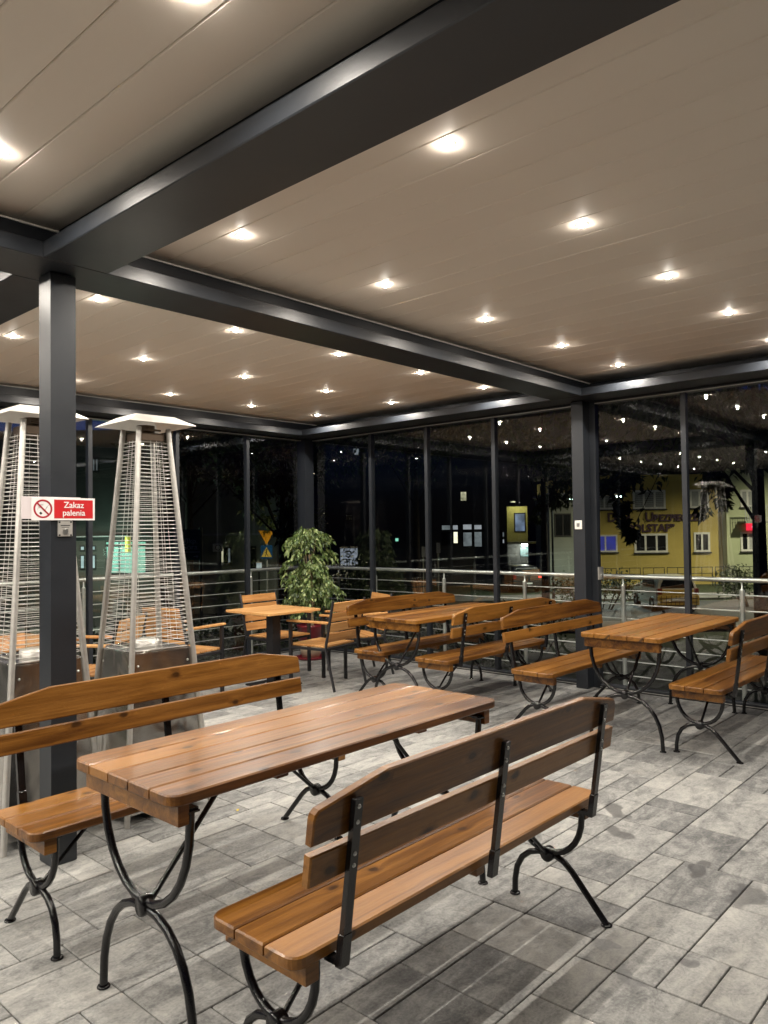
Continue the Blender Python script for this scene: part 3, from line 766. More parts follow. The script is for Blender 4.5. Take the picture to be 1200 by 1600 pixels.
MB().lathe([(0.0005, 0.02), (0.105, 0.02), (0.142, 0.165), (0.142, 0.172)], 28).build('pot_base', M['potcream'], pl)
MB().lathe([(0.138, 0.172), (0.146, 0.172), (0.160, 0.385), (0.168, 0.390), (0.168, 0.410), (0.156, 0.412), (0.150, 0.37)], 28).build('pot', M['potred'], pl)
MB().lathe([(0.0005, 0.375), (0.152, 0.372)], 24).build('soil', M['soil'], pl)
tips = []
for k in range(6):
    a = k*1.05+0.3; pth = [Vector((0.03*cos(a), 0.03*sin(a), 0.37))]
    for q in range(7):
        z = 0.37+(q+1)*0.125
        pth.append(Vector((0.025*cos(a+q*0.6)+0.006*q*cos(a), 0.025*sin(a+q*0.6)+0.006*q*sin(a), z*1.0)))
    MB().tube(pth, [0.012-0.0009*i for i in range(len(pth))], 6).build('stem', M['stem'], pl)
    tips += pth[2:]
items = []
env = [(0.56, 0.17), (0.66, 0.26), (0.80, 0.29), (1.0, 0.29), (1.20, 0.29), (1.38, 0.22), (1.52, 0.12), (1.62, 0.04)]
def env_r(z):
    for (a, ra), (b, rb) in zip(env, env[1:]):
        if a <= z <= b: return ra+(rb-ra)*(z-a)/(b-a)
    return 0.03
for c_i in range(96):
    zc_ = rng.uniform(0.60, 1.60); a0 = rng.uniform(0, 2*pi); rc = env_r(zc_)*rng.choice((0.15, 0.5, 0.85, 1.0))
    cc_ = Vector((rc*cos(a0), rc*sin(a0), zc_)); out_ = Vector((cos(a0), sin(a0), 0))
    MB().tube([Vector((0.05*cos(a0), 0.05*sin(a0), max(0.5, zc_-0.22))), cc_.lerp(Vector((0, 0, zc_)), 0.4)+Vector((0, 0, 0.0)), cc_+Vector((0, 0, 0.03))], [0.004, 0.003, 0.0015], 4).build('twig', M['stem'], pl) if c_i % 4 == 0 else None
    for q in range(rng.randint(3, 6)):
        b0 = cc_+Vector((rng.uniform(-.05, .05), rng.uniform(-.05, .05), rng.uniform(-.03, .04))); dv = (out_*0.7+Vector((rng.uniform(-.6, .6), rng.uniform(-.6, .6), 0))).normalized()
        m_ = rng.randint(7, 12)
        for w_ in range(m_):
            f_ = w_/m_; p = b0+dv*0.11*f_+Vector((rng.uniform(-.015, .015), rng.uniform(-.015, .015), -0.13*f_*f_+rng.uniform(-.012, .012)))
            items.append((p, dv*rng.uniform(0.1, 0.8)+Vector((rng.uniform(-.5, .5), rng.uniform(-.5, .5), rng.uniform(-1.5, -0.4)))))
tag(leaf_cloud('foliage', M['ficus'], pl, items, 0.062, 0.029, rng), kind='stuff')

# a fallen yellow leaf on the paving near the table
leaf_cloud('fallen_leaf', plain('yellow_leaf', (0.55, 0.40, 0.03), 0.6), None, [((0, 0, 0.004), (1, 0.2, 0))], 0.028, 0.016, rng)
fl = bpy.data.objects['fallen_leaf']; fl.location = (2.545, 3.42, 0.002); tag(fl, 'tiny yellow leaf lying on the grey slabs in front of the heater', 'leaf')

# ================================================================== OUTSIDE: everything in metres ahead (d) and to the right (s) of the terrace corner view
OUT_RZ = R(YAW-90)
STREET = -2.0
def P(s, d, z=0.0): return Vector((d*cos(R(YAW))+s*sin(R(YAW)), d*sin(R(YAW))-s*cos(R(YAW)), z))
def facade(name, label, s0, d, cat='building'): return thing(name, label, cat, P(s0, d, STREET), OUT_RZ)
M['asphalt'] = plain('asphalt', (0.045, 0.045, 0.047), 0.85, 0, 0.15, 2)
M['pave'] = plain('pavement_grey', (0.16, 0.155, 0.145), 0.85, 0, 0.15, 2)
M['grass'] = plain('verge', (0.03, 0.045, 0.015), 0.95, 0, 0.3, 3)
tag(MB().box(-120, 120, -60, 160, -0.3, 0.0).build('ground', M['grass'], None, (0, 0, STREET)), 'dark grass verge around the street', None, None, 'structure')
rd = MB().box(-70, 70, -4.2, 4.2, -0.05, 0.004).build('road', M['asphalt'], None, P(0, 33, STREET), (0, 0, OUT_RZ)); tag(rd, 'dark asphalt street below the terrace', kind='structure')
pv = MB().box(-70, 70, -1.5, 1.5, -0.05, 0.12, 0.02).build('pavement', M['pave'], None, P(0, 39.0, STREET), (0, 0, OUT_RZ)); tag(pv, 'grey pavement on the far side of the street', kind='structure')
pv = MB().box(-70, 70, -1.2, 1.2, -0.05, 0.12, 0.02).build('pavement', M['pave'], None, P(0, 27.2, STREET), (0, 0, OUT_RZ)); tag(pv, 'grey pavement on the near side of the street', kind='structure')
tag(MB().box(-6.6, 7.10, -2.8, 7.90, -2.02, -0.31).build('terrace_wall', M['anthracite']), 'dark retaining wall carrying the terrace above the street', 'wall', None, 'structure')

def window(parent, x0, x1, z0, z1, panes, mats, frame, y=0.0, fw=0.06, sill=None, cat='window'):
    """window standing proud of a wall at local y; frame bars and separate panes"""
    mb = MB(); h_ = z1-z0
    mb.box(x0, x1, y-0.05, y-0.002, z0, z0+fw).box(x0, x1, y-0.05, y-0.002, z1-fw, z1)
    edges = [x0+(x1-x0)*k/panes for k in range(panes+1)]
    for k, e in enumerate(edges):
        a = e if k == 0 else (e-fw if k == panes else e-fw/2)
        mb.box(a, a+fw, y-0.05, y-0.002, z0+fw+0.001, z1-fw-0.001)
    w = mb.build('window', frame, parent)
    for k in range(panes):
        mt = mats[k % len(mats)]
        MB().box(edges[k]+fw*0.5, edges[k+1]-fw*0.5, y-0.03, y-0.012, z0+fw*0.5, z1-fw*0.5).build('pane', mt, w)
    if sill: MB().box(x0-0.06, x1+0.06, y-0.14, y-0.001, z0-0.08, z0-0.002).build('sill', sill, w)
    return w
M['yellow'] = plain('yellow_render', (0.43, 0.34, 0.10), 0.9, 0, 0.04, 0.8)
M['palegreen'] = plain('pale_green_render', (0.38, 0.42, 0.27), 0.9, 0, 0.04, 0.8)
M['greyrender'] = plain('grey_render', (0.22, 0.23, 0.20), 0.9, 0, 0.08, 0.7)
M['darkrender'] = plain('dark_render', (0.07, 0.07, 0.065), 0.9, 0, 0.1, 0.7)
M['roof'] = plain('dark_roof', (0.03, 0.028, 0.028), 0.8)
M['frame'] = plain('white_window_frame', (0.62, 0.62, 0.60), 0.5)
M['darkglass'] = plain('dark_window', (0.015, 0.016, 0.018), 0.15, 0, 0.1, 1, 0.3)
M['blind'] = plain('grey_blind', (0.30, 0.31, 0.32), 0.7)
M['purple'] = plain('dark_plum_letters', (0.045, 0.015, 0.035), 0.5)
M['bluelit'] = emit_var('blue_lit_blind', (0.02, 0.035, 0.42), (0.012, 0.02, 0.25), 0.32)
M['shoplit'] = emit_var('mint_lit_shop', (0.30, 0.85, 0.62), (0.20, 0.60, 0.45), 0.65)
M['doorlit'] = emit_var('pale_lit_door', (0.45, 0.62, 0.62), (0.25, 0.38, 0.40), 0.6)
M['warmlit'] = emit_var('warm_lit_window', (0.85, 0.80, 0.55), (0.25, 0.24, 0.15), 0.55)
M['cooldim'] = emit_var('cool_dim_window', (0.30, 0.34, 0.36), (0.14, 0.16, 0.17), 0.35)
M['coolblind'] = emit_var('cool_blind_panel', (0.40, 0.42, 0.46), (0.28, 0.30, 0.33), 0.5)
M['brightlit'] = emit_var('bright_lit_window', (1.0, 0.95, 0.70), (0.8, 0.75, 0.5), 1.0)

# --- yellow office building, d = 48
D = 48.0; K = D/1195.0
def sx_(px): return (px-600)*K
def zz(py, px=1000): return 1.5-(py-(832-0.0129*(px-600)))*K-STREET
yb_ = facade('office_building', 'yellow two storey office building with dark lettering between its window rows', 0, D)
MB().box(sx_(885), sx_(1128), 0, 9, 0, zz(742)).build('wall', M['yellow'], yb_)
MB().box(sx_(1128)+0.01, sx_(1215), -0.6, 9.0, 0, zz(735)).build('stair_wing', M['palegreen'], yb_)
rf = MB().box(sx_(880), sx_(1220), -0.9, 9.4, zz(735)+0.01, zz(728)).build('roof', M['roof'], yb_)
F = M['frame']; DG = M['darkglass']; BL = M['blind']
window(yb_, sx_(926), sx_(963.5), zz(862), zz(835), 2, [M['bluelit']], F, 0, 0.10, M['roof'])
window(yb_, sx_(990), sx_(1042), zz(863.5), zz(834), 3, [DG], F, 0, 0.12, M['roof'])
window(yb_, sx_(1083), sx_(1108), zz(863.5), zz(833), 2, [DG], F, 0, 0.12, M['roof'])
window(yb_, sx_(1149), sx_(1172), zz(863), zz(833), 2, [DG, BL], F, -0.6, 0.12, M['roof'])
window(yb_, sx_(926), sx_(963), zz(795.5), zz(767), 2, [BL], F, 0, 0.10, M['roof'])
window(yb_, sx_(989), sx_(1040), zz(795.5), zz(766), 3, [BL], F, 0, 0.12, M['roof'])
window(yb_, sx_(1078), sx_(1108), zz(795), zz(766), 2, [BL, DG], F, 0, 0.12, M['roof'])
window(yb_, sx_(1150), sx_(1172), zz(795), zz(768), 2, [BL], F, -0.6, 0.12, M['roof'])
# balcony with bars
bal = MB().box(sx_(1145), sx_(1180), -1.7, -0.61, zz(820), zz(817)).build('balcony', M['greyrender'], yb_)
mb = MB().box(sx_(1145), sx_(1180), -1.7, -1.66, zz(795), zz(793.5))
for k in range(12): x = sx_(1145)+k*(sx_(1180)-sx_(1145))/11; mb.box(x-0.02, x+0.02, -1.69, -1.66, zz(817), zz(795))
mb.build('balcony_rail', M['blind'], bal)
# shutters slats over the upper blinds
for (a, b) in ((989, 1040), (926, 963)):
    mb = MB()
    for k in range(9):
        z = zz(794)+(zz(768)-zz(794))*k/9; mb.box(sx_(a)+0.1, sx_(b)-0.1, -0.035, -0.031, z, z+0.02)
    mb.build('shutter_slat', M['roof'], yb_)
def wallword(body, px, py, hpx, size_k=1.0, **kw):
    return text('lettering', body, hpx*K*size_k/0.69, (sx_(px), -0.06, zz(py)), (pi/2, 0, 0), M['purple'], yb_, 0.05, 'LEFT', **kw)
wallword('D', 948, 814.5, 13.5, bold=0.02); wallword('OM', 961, 814.5, 10, bold=0.02)
wallword('U', 1007, 814.5, 13.5, bold=0.02); wallword('BEZPIECZEŃ', 1020.5, 814.5, 10, 1.0, bold=0.02)
wallword('„POLSTAF”', 972, 831, 11.5, bold=0.02)
sg = MB().box(sx_(1158), sx_(1176), -0.80, -0.62, zz(831), zz(820)).build('lit_sign', emit('red_lightbox', (0.75, 0.02, 0.05), 0.9), yb_)
MB().lathe([(0.0005, 0.0), (0.16, 0.0)], 16).build('sign_mark', emit('pale_mark', (0.7, 0.6, 0.8), 0.9), sg, (sx_(1168.5), -0.82, zz(825.5)), (pi/2, 0, 0))
# street lamps; two unseen ones are added to wash the yellow facade
def lamp_light(parent, loc, power, colr, size=0.12, spot=None, rot=None):
    d = bpy.data.lights.new('lamp_light', 'SPOT' if spot else 'POINT'); d.energy = power; d.color = colr; d.shadow_soft_size = size
    if spot: d.spot_size = R(spot); d.spot_blend = 0.6
    o = bpy.data.objects.new('lamp_light', d); col.objects.link(o); o.location = loc
    if parent: o.parent = parent
    if rot: o.rotation_euler = rot
    return o
def street_lamp(label, s, d, zhead, power, colr, arm=1.1, e=30, ang=150):
    t = thing('street_lamp', label, 'street lamp', P(s, d, STREET), OUT_RZ, 'street lamps along the street')
    H = zhead-STREET
    mb = MB().tube([(0, 0, 0), (0, 0, 0.9), (0, 0, H-0.15), (arm*0.25, 0, H+0.02), (arm*0.8, 0, H+0.05)], [0.09, 0.06, 0.045, 0.035, 0.03], 10); mb.build('pole', M['matblack'], t)
    MB().box(arm*0.7, arm*0.7+0.55, -0.14, 0.14, H, H+0.10, 0.03).build('lamp_head', M['blind'], t)
    MB().box(arm*0.7+0.06, arm*0.7+0.49, -0.10, 0.10, H-0.03, H-0.004, 0.01).build('lamp_lens', emit('street_lens', colr, e), t)
    lamp_light(t, (arm*0.7+0.27, 0, H-0.12), power, colr, 0.1, ang)
    return t
street_lamp('street lamp with a bright cool white head just right of the grey middle post', 10.6, 38, 3.15, 420, (0.80, 1.0, 0.92))
street_lamp('street lamp with a bright cool white head just left of the grey middle post', 8.35, 38, 3.05, 260, (0.72, 1.0, 0.92))
street_lamp('added unseen tall street lamp beyond the right edge, lighting the yellow building', 25.0, 40, 7.0, 3100, (1.0, 0.90, 0.62), -1.1)  # unseen lamp added to wash the yellow facade
street_lamp('added unseen tall street lamp behind the middle post, lighting the yellow building', 14.5, 36.5, 6.9, 1500, (1.0, 0.88, 0.58), -1.1)  # second added facade lamp, kept out of sight by the post

# --- flat grey building behind the left lamp
gb = facade('flat_roofed_building', 'dark grey flat roofed building lit by a cool lamp beside the yellow one', 0, 44)
K2 = 44/1195.
MB().box(258*K2, 330*K2, 0, 4, 0, 3.5+54*K2).build('wall', M['greyrender'], gb)
MB().box(255*K2, 333*K2, -0.4, 4.2, 3.5+54*K2+0.01, 3.5+58*K2).build('roof', M['blind'], gb)
window(gb, 266*K2, 292*K2, 3.5-10*K2, 3.5+26*K2, 2, [DG], M['roof'], 0, 0.07)

# --- small lit yellow kiosk building
kb = facade('corner_shop', 'small yellow lit shop with a blue window and a bright lamp under its canopy', 0, 60); K3 = 60/1195.
MB().box(191*K3, 224*K3, 0.02, 5, 0, 3.5-20*K3-0.01).build('lower_wall', M['darkrender'], kb)  # shade below the canopy painted as a dark wall colour
MB().box(191*K3, 224*K3, 0, 5, 3.5-20*K3, 3.5+38*K3).build('wall', plain('lit_yellow_wall', (0.45, 0.42, 0.16), 0.9), kb)
MB().box(188*K3, 260*K3, -1.4, -0.01, 3.5-20*K3, 3.5-17*K3).build('canopy', M['blind'], kb)
window(kb, 203*K3, 221*K3, 3.5-2*K3, 3.5+28*K3, 1, [emit_var('blue_shop_window', (0.22, 0.30, 0.46), (0.03, 0.05, 0.09), 0.5, 0.8)], M['roof'], 0, 0.08)
MB().box(212*K3, 224*K3, -0.05, -0.01, 3.5-40*K3, 3.5-22*K3).build('shop_door', emit_var('teal_lit_door', (0.35, 0.75, 0.70), (0.01, 0.03, 0.03), 0.6, 2.2), kb)
MB().box(212*K3, 220*K3, -0.9, -0.5, 3.5-23.5*K3, 3.5-20.5*K3, 0.02).build('canopy_lamp', emit('white_strip', (1, 0.98, 0.9), 18), kb)
lamp_light(kb, (216*K3, -0.9, 3.5-26*K3), 60, (0.95, 1, 0.9), 0.15)
MB().box(196*K3, 204*K3, -0.5, -0.2, 3.5+44*K3, 3.5+46*K3, 0.02).build('wall_lamp', M['blind'], kb)
lamp_light(kb, (207*K3, -1.2, 3.5+42*K3), 50, (1, 0.95, 0.6), 0.1)

# --- shop block with blind-covered windows, d = 50
sb = facade('shop_block', 'dark shop block with white paper covered windows in the middle distance', 0, 50); K4 = 50/1195.
def q(px): return (px-600)*K4
def qz(py): return 3.5-(py-831)*K4
MB().box(q(500), q(792), 0, 10, 0, qz(600)).build('wall', M['darkrender'], sb)
for (a, b, y0, y1, mt) in ((689, 704, 829, 820, 'cooldim'), (706, 716, 829, 820, 'coolblind'), (722, 737.5, 829, 819, 'coolblind'), (739.5, 753, 829, 820, 'coolblind'), (722, 737.5, 855, 831.5, 'cooldim'), (739.5, 753, 856, 831, 'cooldim'), (707, 715.5, 850, 830.5, 'brightlit'), (689, 704, 853, 831, 'darkglass'),
                            (719, 730, 784, 768, 'warmlit'), (783.5, 788, 841, 832, 'cooldim'), (783.5, 788, 851, 843, 'coolblind'), (552, 563, 710, 698, 'cooldim'), (616, 623, 846, 839, 'shoplit'), (540, 550, 812, 802, 'darkglass')):
    window(sb, q(a), q(b), qz(y0), qz(y1), 1, [M[mt]], M['roof'], 0, 0.05)
MB().lathe([(0.0005, 0.12), (0.08, 0.1), (0.12, 0), (0.08, -0.1), (0.0005, -0.12)], 10).build('porch_lamp', emit('amber_lamp', (1.0, 0.75, 0.35), 12), sb, (q(790.5)+1.95, -0.3, qz(815)))

# --- pale house, d = 34 (left of corner)
hb = facade('pale_house', 'pale rendered house with a string course and an air conditioner, dimly lit', 0, 34); K5 = 34/1195.
def h5(px): return (px-600)*K5
def hz(py, px=360): return 3.5-(py-(832-0.0129*(px-600)))*K5
MB().box(h5(235), h5(432), 0, 8, 0, hz(706)).build('wall', M['greyrender'], hb)
MB().box(h5(230), h5(436), -0.15, 8.4, hz(706)+0.01, hz(700)).build('roof', M['roof'], hb)
MB().box(h5(316), h5(432), -0.12, -0.002, hz(836.5), hz(833.5)).build('string_course', M['blind'], hb)
w = window(hb, h5(344), h5(361), hz(880), hz(855), 3, [M['warmlit'], DG, M['cooldim']], M['roof'], 0, 0.05)
ac = MB().box(h5(335), h5(348), -0.4, -0.02, hz(861), hz(849), 0.02).build('air_conditioner', M['frame'], hb)
MB().lathe([(0.10, 0.0), (0.12, 0.01), (0.13, 0.0)], 16).build('fan_ring', M['roof'], ac, (h5(343.5), -0.42, hz(855)), (pi/2, 0, 0))
window(hb, h5(385), h5(400), hz(892), hz(853), 1, [DG], M['roof'], 0, 0.06)

# --- tall dark house at far left with shop window, d = 30
lb = facade('corner_house', 'tall dark house at the left with a mint lit shop window and a glazed door', 0, 30); K6 = 30/1195.
def l6(px): return (px-600)*K6
def lz(py, px=160): return 3.5-(py-(832-0.0129*(px-600)))*K6
MB().box(l6(-170), l6(240), 0, 9, 0, lz(671)).build('wall', M['darkrender'], lb)
MB().box(l6(176), l6(300), -0.01, 9, lz(669)+0.01, lz(669)+2.2).build('roof', M['roof'], lb)
window(lb, l6(165), l6(229), lz(897), lz(852.5), 3, [M['shoplit']], M['roof'], 0, 0.05)
window(lb, l6(165), l6(229), lz(851.5), lz(846), 3, [M['shoplit']], M['roof'], 0, 0.03)
for (a, b) in ((125, 133), (141, 150)):
    window(lb, l6(a), l6(b), lz(888.5), lz(866.5), 1, [M['doorlit']], M['roof'], 0, 0.04); window(lb, l6(a), l6(b), lz(860), lz(852), 1, [M['doorlit']], M['roof'], 0, 0.04)
window(lb, l6(143), l6(156), lz(738), lz(714), 2, [M['cooldim']], M['roof'], 0, 0.08)
MB().box(l6(203), l6(207), -0.6, -0.2, lz(863), lz(838)).build('hanging_sign', emit('yellow_sign', (0.45, 0.45, 0.05), 0.5), lb)
MB().box(l6(100), l6(235), -0.25, -0.003, lz(839), lz(837)).build('cornice', M['blind'], lb)
lamp_light(lb, (l6(196), -1.2, lz(862)), 60, (0.6, 1, 0.8), 0.4)

# --- distant dark blocks closing the view
bb = facade('apartment_block', 'unlit apartment block behind the street trees', 0, 75)
MB().box(-14, 16, 0, 12, 0, 15.5).build('wall', M['darkrender'], bb)
MB().box(-14.4, 16.4, -0.4, 12.4, 15.51, 15.9).build('roof', M['roof'], bb)
window(bb, -4.2, -3.2, 9.3, 10.4, 2, [M['cooldim']], M['roof'])
bb = facade('apartment_block', 'long unlit apartment block behind the yellow office building', 0, 80)
MB().box(18, 60, 0, 12, 0, 17.5).build('wall', M['darkrender'], bb)
MB().box(17.6, 60.4, -0.4, 12.4, 17.51, 17.9).build('roof', M['roof'], bb)
for k in range(5): window(bb, 20+k*4, 21.4+k*4, 8, 9.4, 2, [DG], M['roof'])

# --- road signs
M['signgreen'] = plain('road_sign_green', (0.01, 0.075, 0.055), 0.4)
M['signblue'] = plain('road_sign_blue', (0.01, 0.08, 0.24), 0.4)
M['signyellow'] = plain('road_sign_yellow', (0.85, 0.62, 0.12), 0.45)
M['signorange'] = plain('road_sign_orange', (0.85, 0.38, 0.02), 0.45)
M['dimgrey'] = plain('dim_letter_grey', (0.40, 0.45, 0.43), 0.6)
D7 = 24.0; K7 = D7/1195
rs = thing('direction_sign', 'large green direction sign with pale place names and an arrow, left of the corner', 'road sign', P((313-600)*K7, D7, STREET), OUT_RZ)
def rz_(py): return 3.5-(py-836)*K7
MB().tube([(0, 0.05, 0), (0, 0.05, rz_(824))], 0.045, 10).build('pole', M['matblack'], rs)
MB().box(-54*K7, 0.0, -0.02, 0.0, rz_(875), rz_(827), 0.004).build('panel', M['signgreen'], rs)
MB().box(-53*K7, -0.02, -0.026, -0.021, rz_(863), rz_(862)).build('divider', M['dimgrey'], rs)
text('lettering', 'Wlkp.', 8.5*K7/0.7, (-4*K7, -0.024, rz_(849)), (pi/2, 0, 0), M['dimgrey'], rs, 0.002, 'RIGHT')
text('lettering', 'Góra', 8.5*K7/0.7, (-4.5*K7, -0.024, rz_(858.5)), (pi/2, 0, 0), M['dimgrey'], rs, 0.002, 'RIGHT')
mb = MB().box(-11*K7, -6*K7, -0.024, -0.021, rz_(870), rz_(868.8)); mb.prism([(-6*K7, rz_(872)), (-3*K7, rz_(869.4)), (-6*K7, rz_(867))], -0.024, -0.021, 0, 'y'); mb.build('arrow', M['dimgrey'], rs)
D8 = 30.0; K8 = D8/1195
ps = thing('pedestrian_sign', 'blue square crossing sign with a walking figure, under a leaf covered orange triangle', 'road sign', P((416-600)*K8, D8, STREET), OUT_RZ)
def pz(py): return 3.5-(py-834.5)*K8
MB().tube([(0, 0.06, 0), (0, 0.06, pz(830))], 0.035, 8).build('pole', M['blind'], ps)
MB().box(-9*K8, 9*K8, -0.02, 0.0, pz(873), pz(852), 0.005).build('panel', M['signblue'], ps)
MB().prism([(-8.3*K8, pz(870)), (8.3*K8, pz(870)), (0, pz(854.5))], -0.028, -0.021, 0, 'y').build('triangle', M['signyellow'], ps)
mb = MB().lathe([(0.0005, 0), (1.0*K8, 0), ], 8)
w = MB(); w.prism([(-0.5*K8, pz(864.5)), (0.6*K8, pz(864.5)), (0.7*K8, pz(860)), (-0.3*K8, pz(860))], -0.034, -0.029, 0, 'y')
w.prism([(-2.6*K8, pz(869.3)), (-1.6*K8, pz(869.3)), (0.5*K8, pz(864.6)), (-0.5*K8, pz(864.6))], -0.034, -0.029, 0, 'y')
w.prism([(1.8*K8, pz(869.3)), (2.8*K8, pz(869.3)), (0.6*K8, pz(864.6)), (-0.2*K8, pz(864.6))], -0.034, -0.030, 0, 'y')
w.prism([(-2.0*K8, pz(864)), (-1.2*K8, pz(864)), (0.5*K8, pz(860.4)), (-0.3*K8, pz(860.4))], -0.036, -0.031, 0, 'y')
w.prism([(-0.6*K8, pz(859.6)), (0.9*K8, pz(859.6)), (0.9*K8, pz(857.8)), (-0.6*K8, pz(857.8))], -0.034, -0.029, 0, 'y')
w.build('walking_figure', M['ink'], ps)
MB().prism([(0, pz(851.5)), (12*K8, pz(829)), (-12*K8, pz(829))], -0.02, -0.0, 0, 'y').build('upper_triangle', M['signorange'], ps)
bx = thing('utility_box', 'small pale utility box standing beside the crossing sign pole', 'box', P((410.5-600)*K8, D8-1, STREET), OUT_RZ)
MB().box(-0.03, 0.03, -0.03, 0.03, 0, pz(889)).build('post', M['matblack'], bx)
MB().box(-3.3*K8, 3.3*K8, -0.1, 0.1, pz(889)+0.002, pz(878), 0.01).build('cabinet', emit('glowing_pale_box', (0.5, 0.6, 0.66), 0.25), bx)  # cabinet glows by itself, standing in for light on its pale sides
MB().box(-3.6*K8, 3.6*K8, -0.13, 0.13, pz(878)+0.002, pz(877)).build('lid', M['frame'], bx)
street_lamp('added unseen street lamp behind the corner post, lighting the crossing sign', -2.70, 27, 3.6, 500, (1.0, 0.86, 0.55), -0.35)  # lamp added out of sight to brighten the crossing sign
street_lamp('added unseen street lamp behind the post with the red sign, lighting the pale house', -12.6, 27, 3.1, 420, (0.95, 1.0, 0.75), 1.0)  # unseen lamp put in to brighten the pale house
# thin bus stop posts in the middle
for (px, top, lab) in ((661, 854, 'thin post with a small square plate, left of two beside the road'), (684, 848, 'thin post with a narrow plate, right of two beside the road')):
    D9 = 28.; K9 = D9/1195
    t = thing('road_post', lab, 'sign post', P((px-600)*K9, D9, STREET), OUT_RZ)
    MB().tube([(0, 0, 0), (0, 0, 3.5-(top-831)*K9)], 0.03, 8).build('pole', M['greyrender'], t)
    MB().box(-3*K9, 3*K9, -0.06, -0.04, 3.5-(top+16-831)*K9, 3.5-(top-831)*K9, 0.004).build('plate', M['blind'], t)

# --- street fence in front of the yellow building, d = 46
fn = thing('street_fence', 'low dark metal street fence of open frames in front of the yellow building', 'fence', P(0, 46.3, STREET), OUT_RZ); K10 = 46.3/1195
for k in range(7):
    x0, x1 = (928+k*37.5-600)*K10, (928+k*37.5+33-600)*K10
    mb = MB(); zt, zb = 3.5-60.5*K10, 3.5-78*K10
    mb.tube([(x0, 0, 0), (x0, 0, zt), (x1, 0, zt), (x1, 0, 0)], 0.03, 6, smooth=False); mb.tube([(x0, 0, zb), (x1, 0, zb)], 0.025, 6); mb.tube([(x0, 0, (zt*0.45+zb*0.55)), (x1, 0, (zt*0.45+zb*0.55))], 0.02, 6); mb.tube([((x0+x1)/2, 0, zb), ((x0+x1)/2, 0, zt)], 0.02, 6)
    mb.build('fence_frame', M['matblack'], fn)

# --- parked car seen from behind, d = 31.5
def make_car(label, loc, rz, paint, lower):
    t = thing('parked_car', label, 'car', loc, rz)
    # length along local y (rear at y=0 facing the viewer), width x
    prof = [(0.05, 0.32), (0.02, 0.50), (0.0, 0.78), (0.06, 0.98), (0.22, 1.40), (0.42, 1.50), (1.9, 1.52), (2.35, 1.42), (2.95, 1.05), (3.75, 0.92), (3.98, 0.70), (4.02, 0.40), (3.9, 0.28), (0.2, 0.25)]
    mb = MB(); W = 0.86; secs = []
    for (kx, inset) in ((-W, 0.10), (-W+0.05, 0.03), (-W+0.16, 0), (W-0.16, 0), (W-0.05, 0.03), (W, 0.10)):
        ring_ = []
        for (y, z) in prof:
            tum = max(0, (z-0.95))*0.30
            ring_.append((kx*(1-tum/W), y+(inset if y < 2 else -inset), z-(inset*0.4 if z > 1 else 0)))
        secs.append(ring_)
    n = len(prof); vs = [v for r_ in secs for v in r_]; fs = []
    for a in range(len(secs)-1):
        for k in range(n): j = (k+1) % n; fs.append((a*n+k, a*n+j, (a+1)*n+j, (a+1)*n+k))
    fs.append(tuple(range(n))); fs.append(tuple(range((len(secs)-1)*n, len(secs)*n))[::-1])
    mb.add(vs, fs); mb.build('body', paint, t)
    MB().prism([(-0.70, 1.02), (0.70, 1.02), (0.58, 1.38), (-0.58, 1.38)], -0.012, 0.0, 0, 'y').build('rear_window', M['darkglass'], t, (0, 0.085, 0), (0, 0, 0)).rotation_euler = (0, 0, 0)
    for sx in (-1, 1):
        MB().box(-0.01, 0.01, 0.6, 2.3, 1.02, 1.36).build('side_window', M['darkglass'], t, (sx*0.80, 0, 0))
        MB().box(-0.09, 0.09, -0.03, 0.03, 0.78, 1.02, 0.01).build('tail_light', plain('tail_light_red', (0.20, 0.01, 0.01), 0.3), t, (sx*0.74, 0.0, 0))
        MB().box(-0.08, 0.08, -0.05, 0.05, 0.95, 1.08, 0.02).build('wing_mirror', paint, t, (sx*0.94, 2.5, 0))
        for y in (0.75, 3.2):
            w = MB().lathe([(0.20, -0.09), (0.31, -0.09), (0.32, -0.05), (0.32, 0.05), (0.31, 0.09), (0.20, 0.09)], 20).build('wheel', M['ink'], t, (sx*0.80, y, 0.32), (0, pi/2, 0))
            MB().lathe([(0.0005, 0.03*sx), (0.2, 0.06*sx), (0.21, 0.0)], 16).build('rim', M['blind'], w)
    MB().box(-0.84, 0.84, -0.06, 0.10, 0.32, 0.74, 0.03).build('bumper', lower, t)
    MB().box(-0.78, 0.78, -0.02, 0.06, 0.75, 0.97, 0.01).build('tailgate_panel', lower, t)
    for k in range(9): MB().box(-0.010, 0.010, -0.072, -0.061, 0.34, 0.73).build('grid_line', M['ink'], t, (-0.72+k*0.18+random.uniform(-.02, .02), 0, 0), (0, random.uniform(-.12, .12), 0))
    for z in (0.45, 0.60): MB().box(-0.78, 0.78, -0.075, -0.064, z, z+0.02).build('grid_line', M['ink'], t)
    MB().box(-0.26, 0.26, -0.085, -0.0755, 0.50, 0.59, 0.002).build('number_plate', M['signwhite'], t)
    return t
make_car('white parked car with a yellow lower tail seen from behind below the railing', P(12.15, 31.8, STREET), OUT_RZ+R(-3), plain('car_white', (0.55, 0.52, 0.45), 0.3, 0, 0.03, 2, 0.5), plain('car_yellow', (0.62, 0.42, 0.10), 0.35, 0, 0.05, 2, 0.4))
street_lamp('added unseen street lamp behind the ceiling edge, lighting the parked car', 14.5, 27.6, 5.6, 420, (1.0, 0.85, 0.5), -0.8, 30, 110)  # added lamp, not in view, that lights the tail of the car
